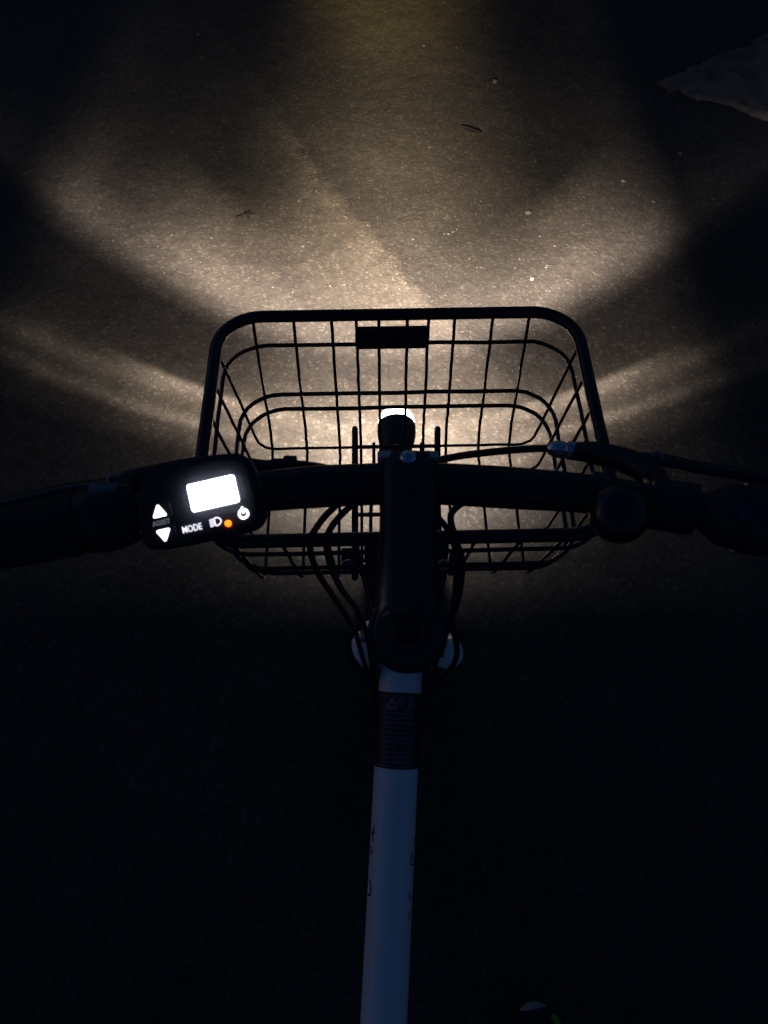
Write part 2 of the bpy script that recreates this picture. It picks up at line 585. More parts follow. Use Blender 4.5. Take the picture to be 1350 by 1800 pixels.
def tube_s(py):
    """distance down the tube whose top line shows at that height of the photograph"""
    best, bs = 1e9, 0
    for k in range(800):
        s = k * 0.0008
        p = on_tube(s, 0)
        d = p - EYE
        y = 900 - 1250 * d.dot(UP) / d.dot(FWD)
        if abs(y - py) < best: best, bs = abs(y - py), s
    return bs

def tube_patch(s0, s1, a0, a1, lift, nseg=48):
    mb = MB(); verts, faces = [], []
    for l in (lift, lift - 0.0004):
        for s in (s0, s1):
            for k in range(nseg + 1):
                verts.append(on_tube(s, a0 + (a1 - a0) * k / nseg, l))
    w = nseg + 1
    for k in range(nseg):
        faces.append((k, k + 1, w + k + 1, w + k))
        faces.append((2 * w + k, 3 * w + k, 3 * w + k + 1, 2 * w + k + 1))
        faces.append((k, 2 * w + k, 2 * w + k + 1, k + 1))
        faces.append((w + k, w + k + 1, 3 * w + k + 1, 3 * w + k))
    return mb.add(verts, faces)

S0, S1 = tube_s(1218), tube_s(1353)
lab = tube_patch(S0, S1, -2.0, 2.0, 0.0006).build('warning_label', M['label_black'], mt)
lab['label'] = 'black warning label wrapped round the white tube'
for s in (S0 + 0.0032, S0 + 0.0165, S1 - 0.0028):
    tube_patch(s, s + 0.0005, -1.2, 1.2, 0.0012).build('label_line', M['label_faint'], mt)
def label_place(s_mid, a_mid):
    return lambda x, y, h: on_tube(s_mid - y, a_mid + x / TR, 0.0009 + h)
# warning triangle with its exclamation mark
tri = MB()
sm = S0 + 0.0103
def stroke_on_tube(mb, pts, w, lift=0.0008, seg=6):
    path = []
    for (s, a), (s2, a2) in zip(pts[:-1], pts[1:]):
        for k in range(6):
            t = k / 6
            path.append(on_tube(s + (s2 - s) * t, a + (a2 - a) * t, lift))
    path.append(on_tube(*pts[-1], lift))
    mb.tube(path, w, seg)
d = 0.0046
stroke_on_tube(tri, [(sm - 0.0052, -0.33), (sm + d, -0.33 + 0.0054 / TR), (sm + d, -0.33 - 0.0054 / TR), (sm - 0.0052, -0.33)], 0.00042)
stroke_on_tube(tri, [(sm - 0.0022, -0.33), (sm + 0.0018, -0.33)], 0.0004)
stroke_on_tube(tri, [(sm + 0.0029, -0.33), (sm + 0.0035, -0.33)], 0.0004)
tri.build('warning_triangle', M['label_ink'], mt)
solid_letters(MB(), text_geometry('警告', 0.0105), label_place(sm, 0.3), 0.0003).build('warning_heading', M['label_faint'], mt)
# rows of fine print, too small to read
fine = MB()
row = S0 + 0.0205
while row < S1 - 0.006:
    a = -0.78 + random.uniform(0, 0.12)
    end = random.choice((0.75, 0.7, 0.45, -0.1, 0.6))
    while a < end:
        w = random.uniform(0.025, 0.07)
        for q in range(2):
            s = row + random.uniform(-0.0012, 0.0012)
            stroke_on_tube(fine, [(s, a), (s + random.uniform(-0.0006, 0.0006), a + w)], 0.00034, 0.0007, 4)
        stroke_on_tube(fine, [(row - 0.0013, a + w * random.random()), (row + 0.0013, a + w * random.random())], 0.00034, 0.0007, 4)
        a += w + random.uniform(0.02, 0.05)
    row += 0.0047
fo = fine.build('fine_print', M['label_faint'], mt, smooth=False)
fo['kind'] = 'stuff'
# black lettering on both flanks of the tube, seen edge on
def mark(strokes, w=0.0022):
    mb = MB()
    for st in strokes:
        stroke_on_tube(mb, [(tube_s(py), a) for py, a in st], w, 0.0003 - w, 12)
    mb.build('frame_lettering', M['decal'], mt)
mark([[(1458, -1.02), (1470, -0.98), (1474, -1.25)], [(1464, -1.2), (1486, -1.04)]])
mark([[(1494, -1.2), (1506, -1.06), (1512, -1.22)]])
mark([[(1556, -1.28), (1562, -1.05), (1572, -0.98), (1582, -1.04), (1586, -1.28)]])
mark([[(1478, 1.28), (1494, 1.12)], [(1500, 1.05), (1510, 1.2), (1516, 1.3)]], 0.001)
mark([[(1502, 1.0), (1522, 1.0), (1526, 1.2)], [(1508, 1.22), (1514, 1.1)]], 0.001)
mark([[(1570, 1.05), (1580, 1.02), (1588, 1.24)]], 0.001)
mark([[(1606, 1.2), (1618, 1.04), (1624, 1.04)]], 0.0012)

# ---- steering: head tube, fork, front wheel
SD = Vector((0, 0.342, -0.94)).normalized()        # down the steering axis
STOP = Vector((BX - 0.001, 0.139, CAM_H - 0.372))  # top of the stem clamp
def steer(s, x=0.0, f=0.0): return STOP + SD * s + Vector((x, 0, 0)) + Vector((0, 0.94, 0.342)) * f
MB().lathe(steer(0.13), SD, [(0, 0.019), (0.004, 0.024), (0.02, 0.024), (0.03, 0.0225), (0.25, 0.0225), (0.26, 0.024), (0.285, 0.024), (0.29, 0.02)], 32).build('head_tube', M['white_paint'], bike)
MB().lathe(steer(0.03), SD, [(0, 0.0145), (0.1, 0.0145)], 20).build('steerer_spacer', M['black_alloy'], bike)
fork = MB()
FL = deep(640, 1148, 0.83); FR = deep(787, 1148, 0.83)
mid_f = (FL + FR) / 2
fork.tube(smooth_path([FL + SD * 0.035, FL + SD * 0.005 + Vector((0.018, 0, 0.0)), mid_f - SD * 0.004, FR + SD * 0.005 - Vector((0.018, 0, 0)), FR + SD * 0.035], 6), [0.017] * 25, 16)
fo_ = fork.build('fork_crown', M['white_paint'], bike)
AX = mid_f + SD * 0.40
AX.z = 0.25; AX.y += 0.035
for p in (FL, FR):
    end = Vector((p.x, AX.y, AX.z))
    MB().tube([p, p + (end - p) * 0.2, p + (end - p) * 0.5, p + (end - p) * 0.55, end], [0.0185, 0.0195, 0.019, 0.0165, 0.013], 20, round_ends=True).build('fork_leg', M['white_paint'], bike)

def wheel(axle, rad, half_hub):
    c = Vector(axle)
    mb = MB()
    prof = []
    n, k = 56, 14
    verts, faces = [], []
    for i in range(n):
        a = 2 * math.pi * i / n
        for j in range(k):
            b = 2 * math.pi * j / k
            r = rad - 0.023 + 0.023 * math.cos(b)
            verts.append(c + Vector((0.022 * math.sin(b), r * math.cos(a), r * math.sin(a))))
    for i in range(n):
        for j in range(k):
            i2, j2 = (i + 1) % n, (j + 1) % k
            faces.append((i * k + j, i * k + j2, i2 * k + j2, i2 * k + j))
    tyre = mb.add(verts, faces).build('wheel', M['tyre'], bike)
    rr = rad - 0.05
    ring = [c + Vector((0, rr * math.cos(2 * math.pi * i / n), rr * math.sin(2 * math.pi * i / n))) for i in range(n)]
    MB().tube(ring, 0.0105, 8, closed=True).build('rim', M['black_alloy'], tyre)
    MB().lathe(c - Vector((half_hub, 0, 0)), (1, 0, 0), [(0, 0.006), (0.008, 0.012), (0.014, 0.03), (0.018, 0.018), (2 * half_hub - 0.018, 0.018), (2 * half_hub - 0.014, 0.03), (2 * half_hub - 0.008, 0.012), (2 * half_hub, 0.006)], 24).build('hub', M['dull_metal'], tyre)
    for i in range(24):
        a = 2 * math.pi * i / 24
        s = 1 if i % 2 else -1
        a2 = a + s * 0.35 * (1 if (i // 2) % 2 else -1)
        MB().tube([c + Vector((s * (half_hub - 0.014), 0.026 * math.cos(a2), 0.026 * math.sin(a2))), c + Vector((0, (rr - 0.008) * math.cos(a), (rr - 0.008) * math.sin(a)))], 0.001, 5).build('spoke', M['dull_metal'], tyre)
    return tyre
wheel(AX, 0.25, 0.042)
# mudguard over the front wheel
mg = MB(); verts, faces = [], []
for i in range(21):
    a = R(35 + 110 * i / 20)
    for j in range(7):
        b = (j - 3) / 3
        r = 0.272 - 0.008 * b * b
        verts.append(AX + Vector((0.028 * b, r * math.cos(a), r * math.sin(a))))
for i in range(20):
    for j in range(6): faces.append((i * 7 + j, i * 7 + j + 1, (i + 1) * 7 + j + 1, (i + 1) * 7 + j))
mg.add(verts, faces)
mgo = mg.build('mudguard', M['black_plastic'], bike)
sm_ = mgo.modifiers.new('thickness', 'SOLIDIFY'); sm_.thickness = 0.002

# ---- rest of the frame behind the rider's view
ST_B = Vector((-0.013, -0.25, 0.33)); ST_T = Vector((-0.016, -0.40, 0.80))
MB().lathe(ST_B - Vector((0.036, 0, 0)), (1, 0, 0), [(0, 0.018), (0.003, 0.022), (0.069, 0.022), (0.072, 0.018)], 28).build('bottom_bracket', M['black_alloy'], bike)
MB().tube([ST_B, ST_T], 0.0185, 24).build('seat_tube', M['white_paint'], bike)
MB().tube([ST_T, ST_T + (ST_T - ST_B).normalized() * 0.12], 0.0145, 20).build('seat_post', M['black_alloy'], bike)
sp = ST_T + (ST_T - ST_B).normalized() * 0.13
sad = MB(); verts, faces = [], []
prof = [(0.13, 0.018, 0.0), (0.10, 0.026, 0.006), (0.03, 0.034, 0.008), (-0.05, 0.07, 0.008), (-0.10, 0.083, 0.012), (-0.13, 0.075, 0.014), (-0.14, 0.05, 0.012)]
for y, w, z in prof:
    for k in range(12):
        a = 2 * math.pi * k / 12
        verts.append(sp + Vector((w * math.cos(a), y, z + 0.028 * math.sin(a) * (1 if math.sin(a) > 0 else 0.7))))
for i in range(len(prof) - 1):
    for k in range(12): faces.append((i * 12 + k, i * 12 + (k + 1) % 12, (i + 1) * 12 + (k + 1) % 12, (i + 1) * 12 + k))
faces += [tuple(range(12)), tuple((len(prof) - 1) * 12 + k for k in range(12))]
sad.add(verts, faces).build('saddle', M['rubber'], bike)
RAX = Vector((-0.03, -0.66, 0.25))
wheel(RAX, 0.25, 0.055)
for s in (-1, 1):
    MB().tube([ST_B + Vector((s * 0.02, -0.01, 0)), RAX + Vector((s * 0.062, 0, 0))], 0.009, 12).build('chain_stay', M['white_paint'], bike)
    MB().tube([ST_T + Vector((s * 0.015, -0.005, -0.05)), RAX + Vector((s * 0.062, 0, 0))], 0.008, 12).build('seat_stay', M['white_paint'], bike)
    e = ST_B + Vector((s * 0.085, s * 0.0 - 0.02 * s, -s * 0.16))
    MB().tube([ST_B + Vector((s * 0.02, 0, 0)), ST_B + Vector((s * 0.06, 0, 0)), e], [0.014, 0.012, 0.009], 12).build('crank', M['black_alloy'], bike)
    MB().box(e + Vector((s * 0.05, 0, 0)), (0.085, 0.07, 0.02), bev=0.006).build('pedal', M['black_plastic'], bike)

# ---- stem
def steer_h(px, py, h): return at(px, py, h)
stem = MB()
a0 = at(716, 1112, 0.372); a1 = at(719, 842, 0.383)
N_S = 14
verts, faces = [], []
fw = (a1 - a0).normalized(); sd = Vector((1, 0, 0)); sd = (sd - fw * sd.dot(fw)).normalized(); upn = sd.cross(fw)
stations = [(0.0, 0.0187, 0.021), (0.12, 0.0187, 0.021), (0.3, 0.0178, 0.019), (0.6, 0.0175, 0.018), (0.85, 0.0183, 0.019), (1.0, 0.0188, 0.020), (1.08, 0.0180, 0.018)]
for t, hw, hh in stations:
    c = a0 + (a1 - a0) * t
    for k in range(24):
        a = 2 * math.pi * k / 24
        ca, sa = math.cos(a), math.sin(a)
        ex = 0.6
        verts.append(c + sd * hw * math.copysign(abs(ca) ** ex, ca) + upn * hh * math.copysign(abs(sa) ** ex, sa))
for i in range(len(stations) - 1):
    for k in range(24): faces.append((i * 24 + k, i * 24 + (k + 1) % 24, (i + 1) * 24 + (k + 1) % 24, (i + 1) * 24 + k))
faces += [tuple(range(24)), tuple((len(stations) - 1) * 24 + k for k in range(24))]
stem.add(verts, faces)
stem_o = stem.build('stem', M['black_alloy'], bike)
cl = MB().lathe(a0 - SD * 0.012, SD, [(0, 0.004), (0, 0.0205), (0.003, 0.0218), (0.045, 0.0222), (0.055, 0.0215), (0.1, 0.0215), (0.12, 0.0235), (0.135, 0.0235), (0.14, 0.02)], 36)
cl.build('steerer_clamp', M['black_alloy'], stem_o)
capc = a0 - SD * 0.0125
MB().lathe(capc, -SD, [(0, 0.0185), (0.0028, 0.0185), (0.0038, 0.017), (0.0038, 0.006), (0.001, 0.0052), (0.001, 0.001)], 32).build('top_cap', M['black_plastic'], stem_o)
MB().lathe(capc + SD * 0.0005, -SD, [(0, 0.0045), (0.0025, 0.0045), (0.003, 0.0038), (0.003, 0.0022), (0.0012, 0.002)], 16).build('cap_bolt', M['black_alloy'], stem_o)
# front clamp plate of the stem with its bolt
fp = at(717, 808, 0.372)
pl = MB()
pn = Vector((0, 0.25, 0.97)).normalized(); pa = Vector((1, 0, 0)); pb = pn.cross(pa)
pl.box(fp, (0.0385, 0.006, 0.010), pa, pb, pn, 0.0012)
tg = [(0.0125 * math.cos(R(180 + 180 * k / 12)), -0.002 + 0.0085 * math.sin(R(180 + 180 * k / 12))) for k in range(13)]
pl.slab(tg, -0.004, 0.004, fp, pa, pb, pn, 0.001)
pl.build('clamp_plate', M['clamp_metal'], stem_o)
MB().lathe(fp - pb * 0.0045 + pn * 0.004, pn, [(0, 0.0062), (0.002, 0.0062), (0.004, 0.0045), (0.0045, 0.002), (0.003, 0.0012)], 20).build('clamp_bolt', M['chrome'], stem_o)

# ---- handlebar
bar_px = [(-330, 1010, 0.352), (-150, 975, 0.353), (60, 936, 0.356), (250, 898, 0.362), (400, 872, 0.370), (540, 857, 0.377), (660, 851, 0.381), (719, 850, 0.382), (780, 851, 0.381), (900, 858, 0.377), (1040, 869, 0.370), (1180, 890, 0.362), (1330, 915, 0.357), (1500, 945, 0.354), (1690, 985, 0.352)]
bar_pts = [at(*p) for p in bar_px]
bar_path = smooth_path(bar_pts, 8)
def bar_r(x):
    a = abs(x - BX)
    return 0.0134 if a < 0.06 else 0.0134 - (0.0134 - 0.0112) * min(1, (a - 0.06) / 0.08)
bar = MB().tube(bar_path, [bar_r(p.x) for p in bar_path], 28).build('handlebar', M['black_alloy'], bike)

def bar_at(x):
    """point and direction of the bar at world x"""
    for p, q in zip(bar_path[:-1], bar_path[1:]):
        if p.x <= x <= q.x:
            t = (x - p.x) / (q.x - p.x)
            return p + (q - p) * t, (q - p).normalized()
    e = 0 if x < bar_path[0].x else -2
    return bar_path[e], (bar_path[e + 1] - bar_path[e]).normalized()

def sleeve(x0, x1, prof, name, mat, parent):
    """a body of revolution round the bar between two places along it"""
    n = len(prof)
    pts, rad = [], []
    for k in range(25):
        t = k / 24
        p, _ = bar_at(x0 + (x1 - x0) * t)
        pts.append(p)
        f = t * (n - 1); i = min(int(f), n - 2)
        rad.append(prof[i] + (prof[i + 1] - prof[i]) * (f - i))
    return MB().tube(pts, rad, 28).build(name, mat, parent)

# grips
g_l = sleeve(-0.43, -0.176, [0.0155, 0.017, 0.0162, 0.0158, 0.0165, 0.0172, 0.0185], 'grip', M['rubber'], bar)
g_r = sleeve(0.228, 0.43, [0.0185, 0.0172, 0.0165, 0.0158, 0.0162, 0.017, 0.0155], 'grip', M['rubber'], bar)
for gx0, gx1 in ((-0.42, -0.18), (0.235, 0.42)):
    for k in range(16):
        x = gx0 + (gx1 - gx0) * (k + 0.5) / 16
        p, dr = bar_at(x)
        MB().lathe(p - dr * 0.002, dr, [(0, 0.0166), (0.0008, 0.0177), (0.0032, 0.0177), (0.004, 0.0166)], 24).build('grip_rib', M['rubber'], bar)

# twist shifter between grip and lever on the right
sh = sleeve(0.186, 0.227, [0.0118, 0.0182, 0.0194, 0.0194, 0.018], 'shifter', M['black_plastic'], bike)
sleeve(0.205, 0.2185, [0.0202, 0.0208, 0.0202], 'shifter_ring', M['black_plastic'], sh)
p, dr = bar_at(0.199)
MB().lathe(p + Vector((0, -0.008, 0.0175)), (0.1, -0.35, 0.9), [(0, 0.0045), (0.0022, 0.0045), (0.0028, 0.0038)], 20).build('shifter_badge', M['badge'], sh)

# bell: black dome on the bar
bc = at(1087, 905, 0.350)
bn = Vector((0.02, -0.42, 0.9)).normalized()
bell = MB().lathe(bc, bn, [(-0.012, 0.008), (-0.010, 0.0135), (-0.004, 0.0158), (0.001, 0.0165), (0.004, 0.0163), (0.008, 0.0148), (0.011, 0.0118), (0.013, 0.0075), (0.0138, 0.0025)], 36).build('bell', M['black_coat'], bike)
p, dr = bar_at(bc.x - 0.002)
MB().lathe(p - dr * 0.006, dr, [(0, 0.0128), (0.0006, 0.0142), (0.0115, 0.0142), (0.012, 0.0128)], 24).build('bell_clamp', M['black_plastic'], bell)
MB().tube([bc - bn * 0.006, p], 0.006, 12).build('bell_post', M['black_plastic'], bell)

# ---- brake levers
def lever(side):
    R_ = side > 0
    if R_:
        cx = 0.165
        body = [at(1010, 793, 0.392), at(1050, 797, 0.388), at(1105, 812, 0.380), at(1150, 838, 0.372)]
        brad = [0.0062, 0.0078, 0.0082, 0.0078]
        blade = [at(1105, 805, 0.384), at(1160, 808, 0.386), at(1230, 822, 0.386), at(1330, 838, 0.382), at(1450, 862, 0.378), at(1560, 880, 0.378)]
        barrel0, barrel1 = at(1013, 793, 0.392), at(962, 788, 0.395)
    else:
        body = [at(470, 822, 0.388), at(420, 822, 0.386), at(340, 826, 0.384), at(230, 850, 0.372)]
        brad = [0.005, 0.0068, 0.0082, 0.0085]
        blade = [at(260, 838, 0.380), at(190, 850, 0.382), at(110, 862, 0.384), at(20, 884, 0.382), at(-120, 915, 0.378), at(-240, 940, 0.378)]
        barrel0, barrel1 = at(470, 822, 0.388), at(505, 815, 0.391)
    bp = smooth_path(body, 6)
    rad = [brad[min(int(i / 6), 3)] + (brad[min(int(i / 6) + 1, 3)] - brad[min(int(i / 6), 3)]) * ((i % 6) / 6) for i in range(len(bp))]
    o = MB().tube(bp, rad, 18, round_ends=True).build('brake_lever', M['black_plastic'], bike)
    # flat blade: an oval section swept along the path
    path = smooth_path(blade, 6)
    mb = MB(); verts, faces = [], []
    n = len(path)
    for i, q in enumerate(path):
        t = (path[min(i + 1, n - 1)] - path[max(i - 1, 0)]).normalized()
        u = Vector((0, 0.55, 0.83)); u = (u - t * u.dot(t)).normalized(); w = t.cross(u)
        f = i / (n - 1)
        hw = 0.0075 - 0.0022 * f + (0.0022 if f > 0.93 else 0)
        for k in range(12):
            a = 2 * math.pi * k / 12
            verts.append(q + w * hw * math.cos(a) + u * 0.0036 * math.sin(a))
    for i in range(n - 1):
        for k in range(12): faces.append((i * 12 + k, i * 12 + (k + 1) % 12, (i + 1) * 12 + (k + 1) % 12, (i + 1) * 12 + k))
    faces += [tuple(range(12)), tuple((n - 1) * 12 + k for k in range(12))]
    mb.add(verts, faces).build('lever_blade', M['black_coat'], o)
    # pivot screw and clamp band round the bar
    piv = path[5]
    MB().lathe(piv + Vector((0, -0.001, 0.003)), (0.05, -0.3, 0.95), [(0, 0.0042), (0.0016, 0.0042), (0.0022, 0.0034), (0.0022, 0.0018), (0.0012, 0.0015)], 18).build('pivot_screw', M['dull_metal'], o)
    p, dr = bar_at(cx if R_ else -0.158)
    MB().lathe(p - dr * 0.008, dr, [(0, 0.0128), (0.001, 0.0155), (0.015, 0.0155), (0.016, 0.0128)], 28).build('clamp_band', M['black_plastic'], o)
    MB().tube([p + Vector((0, 0.010, 0.003)), body[-1] if R_ else body[-1]], 0.0075, 12, round_ends=True).build('clamp_arm', M['black_plastic'], o)
    # silver barrel adjuster
    ax = (barrel1 - barrel0); L = ax.length
    if R_:
        MB().lathe(barrel0, ax, [(-0.003, 0.0058), (0.0, 0.0064), (L * .30, 0.0064), (L * .36, 0.0052), (L * .42, 0.0056), (L * .5, 0.0060), (L * .75, 0.0056), (L * .92, 0.0043), (L, 0.0028)], 28).build('barrel_adjuster', M['chrome'], o)
    else:
        MB().lathe(barrel0, ax, [(0, 0.0045), (L * .4, 0.005), (L * .8, 0.0042), (L, 0.003)], 20).build('barrel_adjuster', M['black_plastic'], o)
    return o, barrel1
lev_r, bar_r_end = lever(1)
lev_l, bar_l_end = lever(-1)
# small cable clip on the left lever's cable
clip_at = at(510, 812, 0.391)
MB().box(clip_at, (0.009, 0.007, 0.006), bev=0.001).build('cable_clip', M['black_plastic'], lev_l)
sleeve(0.170, 0.182, [0.0150, 0.0156, 0.0150], 'clamp_collar', M['black_alloy'], lev_r)

# ---- cables
def cable(pts, r=0.0026, name='brake_cable', mat='housing'):
    return MB().tube(smooth_path(pts, 8), r, 12).build(name, M[mat], bike)
cable([bar_r_end, at(930, 789, 0.397), at(870, 794, 0.402), at(800, 803, 0.408), at(740, 818, 0.42), at(700, 840, 0.44), at(655, 866, 0.455), at(618, 888, 0.465), at(578, 935, 0.475), at(578, 985, 0.50), at(600, 1035, 0.54), at(632, 1078, 0.60), at(648, 1130, 0.68), at(655, 1190, 0.76)])
cable([bar_l_end, at(545, 818, 0.396), at(590, 828, 0.404), at(612, 850, 0.42), at(600, 878, 0.445), at(565, 915, 0.462), at(545, 955, 0.48), at(558, 1005, 0.515), at(595, 1062, 0.57), at(622, 1105, 0.64), at(636, 1150, 0.72), at(650, 1200, 0.79)])
cable([at(1180, 895, 0.372), at(1100, 905, 0.40), at(960, 880, 0.42), at(850, 872, 0.44), at(795, 900, 0.455), at(800, 945, 0.475), at(812, 985, 0.50), at(808, 1040, 0.54), at(790, 1100, 0.60), at(770, 1150, 0.68), at(757, 1200, 0.76)], 0.0026, 'gear_cable')
cable([at(440, 900, 0.375), at(490, 880, 0.395), at(600, 868, 0.42), at(720, 880, 0.45), at(775, 915, 0.46), at(800, 965, 0.485), at(802, 1010, 0.51), at(795, 1065, 0.56), at(778, 1120, 0.63), at(765, 1165, 0.70), at(752, 1215, 0.77)], 0.0024, 'display_cable')
cable([at(778, 1075, 0.60), at(797, 1110, 0.63), at(803, 1150, 0.67), at(790, 1178, 0.71), at(768, 1192, 0.75), at(745, 1205, 0.78)], 0.0028, 'motor_cable')
cable([at(632, 1100, 0.60), at(614, 1120, 0.62), at(616, 1150, 0.66), at(634, 1178, 0.71), at(655, 1200, 0.76), at(664, 1230, 0.78)], 0.003, 'motor_cable')
cable([at(664, 1105, 0.62), at(656, 1135, 0.66), at(660, 1165, 0.71), at(662, 1205, 0.76), at(656, 1240, 0.79)], 0.0048, 'lamp_cable')
MB().box(at(660, 1148, 0.66), (0.013, 0.014, 0.014), bev=0.002).build('cable_connector', M['black_plastic'], bike)
MB().box(at(772, 1142, 0.655), (0.009, 0.012, 0.012), bev=0.002).build('cable_connector', M['black_plastic'], bike)
# brake noodle and its bright end caught by the lamp
MB().tube(smooth_path([at(627, 1072, 0.70), at(634, 1100, 0.72), at(643, 1116, 0.735)], 6), 0.0034, 12, round_ends=True).build('cable_guide', M['chrome'], bike)
MB().lathe(at(641, 1122, 0.735), (0.1, 0.5, 0.85), [(0, 0.0075), (0.004, 0.0075), (0.006, 0.005), (0.011, 0.0045), (0.012, 0.003)], 16).build('brake_bolt', M['chrome'], bike)

# ---- wire basket
RIMH, BOTH = 0.512, 0.684
YR0, YF0, HW0 = 0.271, 0.5215, 0.1755
YR1, YF1, HW1 = 0.314, 0.481, 0.157
BYAW = R(1.3)
BC = Vector((BX - 0.0005, 0.40, 0))
def bw(x, y, h):
    """basket coordinates (x from its middle) to the place"""
    p = Vector((x, y - BC.y, 0))
    c, s = math.cos(BYAW), math.sin(BYAW)
    return Vector((BC.x + p.x * c - p.y * s, BC.y + p.x * s + p.y * c, CAM_H - h))
def lerp(a, b, t): return a + (b - a) * t
def b_dims(t):
    return lerp(YR0, YR1, t), lerp(YF0, YF1, t), lerp(HW0, HW1, t), lerp(RIMH, BOTH, t)
def ring(t, r_c, seg=8, out=0.0):
    yr, yf, hw, h = b_dims(t)
    cy, hd = (yr + yf) / 2, (yf - yr) / 2 + out
    return [bw(x, cy + y, h) for x, y in rounded_rect(hw + out, hd, r_c, seg)]
def densify(pts, m=3):
    out = []
    for i, p in enumerate(pts):
        q = pts[(i + 1) % len(pts)]
        n = m if (q - p).length > 0.02 else 1
        out += [p + (q - p) * (k / n) for k in range(n)]
    return out
def wob(pts, a=0.0006):
    return [p + Vector((random.uniform(-a, a), random.uniform(-a, a), random.uniform(-a, a))) for p in pts]
basket = MB().tube(densify(ring(0, 0.042, 10), 8), 0.0059, 14, closed=True).build('basket', M['black_coat'], bike)
for t, r_c, wr in ((0.205, 0.042, 0.0021), (0.56, 0.042, 0.0023), (0.675, 0.043, 0.0023)):
    MB().tube(wob(densify(ring(t, r_c, 8, 0.0032), 6), 0.0004), wr, 8, closed=True).build('basket_ring', M['black_coat'], basket)
def wall(t):
    return b_dims(t)
# front-to-back wires: down the front wall, under the floor and up the back wall
WX = [-0.1435, -0.1035, -0.0655, -0.0410, -0.0185, 0.0100, 0.0312, 0.0575, 0.0955, 0.1315]
for x in WX:
    pts = []
    for t in (0.02, 0.3, 0.56, 0.7, 0.82):
        yr, yf, hw, h = b_dims(t); pts.append(bw(x, yf + (0.0015 if t > .6 else 0), h))
    pts += [bw(x * 1.0, YF1 + 0.001, BOTH - 0.013), bw(x, YF1 - 0.009, BOTH - 0.001), bw(x, YF1 - 0.03, BOTH), bw(x, 0.40, BOTH), bw(x, YR1 + 0.03, BOTH), bw(x, YR1 + 0.008, BOTH - 0.001), bw(x, YR1, BOTH - 0.010)]
    for t in (0.8, 0.6, 0.3, 0.02):
        yr, yf, hw, h = b_dims(t); pts.append(bw(x * (1 + 0.0 * t), yr, h))
    MB().tube(wob(smooth_path(pts, 4), 0.0003), 0.00165, 8).build('basket_wire', M['black_coat'], basket)
# side-to-side wires
for y in (0.481, 0.443, 0.404, 0.363, 0.322):
    pts = []
    def side(sg):
        o = []
        for t in (0.02, 0.3, 0.6, 0.82):
            yr, yf, hw, h = b_dims(t)
            o.append(bw(sg * (hw + 0.0), y, h))
        o += [bw(sg * (HW1 - 0.0), y, BOTH - 0.014), bw(sg * (HW1 - 0.012), y, BOTH - 0.004)]
        return o
    pts = side(-1) + [bw(-0.12, y, BOTH - 0.0034), bw(0, y, BOTH - 0.0034), bw(0.12, y, BOTH - 0.0034)] + side(1)[::-1]
    MB().tube(wob(smooth_path(pts, 4), 0.0003), 0.00165, 8).build('basket_wire', M['black_coat'], basket)
# name plate on the front wall, between the rim and the first ring
pts = [bw(-0.0415, *[b_dims(0.085)[i] for i in (1, 3)]), bw(0.0325, *[b_dims(0.085)[i] for i in (1, 3)]), bw(0.0325, *[b_dims(0.215)[i] for i in (1, 3)]), bw(-0.0415, *[b_dims(0.215)[i] for i in (1, 3)])]
na = (pts[1] - pts[0]); nb = (pts[0] - pts[3]); wa, hb = na.length, nb.length
na.normalize(); nb.normalize(); nn = na.cross(nb)
if nn.y > 0: nn = -nn
ctr = sum(pts, Vector()) / 4
MB().box(ctr, (wa, hb, 0.0065), na, nb, nn, 0.0012).build('front_plate', M['black_plastic'], basket)

# ---- carrier under the basket
rods = []
for x0, x1 in ((624, 624), (769, 772)):
    pts = [at(x0, 754, 0.690), at(x0, 800, 0.694), at(x0 - 0, 880, 0.694), at(x1, 960, 0.694), at(x1, 990, 0.694), at(x1, 1015, 0.71)]
    rods.append(MB().tube(smooth_path(pts, 5), 0.0038, 14, round_ends=True).build('carrier_rod', M['black_coat'], bike))
for x0, x1 in ((657, 652), (741, 747)):
    pts = [at(x0, 780, 0.693), at(x0, 830, 0.694), at(x1, 900, 0.694), at(x1, 985, 0.694)]
    MB().tube(smooth_path(pts, 5), 0.0021, 10, round_ends=True).build('carrier_wire', M['black_coat'], bike)
for py in (786, 905, 985):
    MB().tube([at(624, py, 0.6935), at(769, py - 2, 0.6935)], 0.0024, 10).build('carrier_cross_wire', M['black_coat'], bike)
# bracket arms from the carrier to the head tube, and its clamps on the basket's back
for px in (640, 780):
    MB().tube(smooth_path([at(px, 990, 0.70), at(px + (8 if px < 700 else -8), 1030, 0.715), at(px + (25 if px < 700 else -25), 1080, 0.72), steer(0.33)], 5), 0.006, 10).build('bracket_arm', M['black_coat'], bike)
for px, py in ((612, 985), (652, 972), (776, 975), (800, 990)):
    MB().box(at(px, py, 0.655), (0.013, 0.012, 0.035), bev=0.002).build('basket_clamp', M['black_plastic'], bike)
for px in (612, 778):
    MB().lathe(at(px, 992, 0.628), (0, -0.5, 0.86), [(0, 0.0035), (0.012, 0.0035), (0.012, 0.0058), (0.016, 0.0055), (0.017, 0.004)], 12).build('clamp_screw', M['dull_metal'], bike)

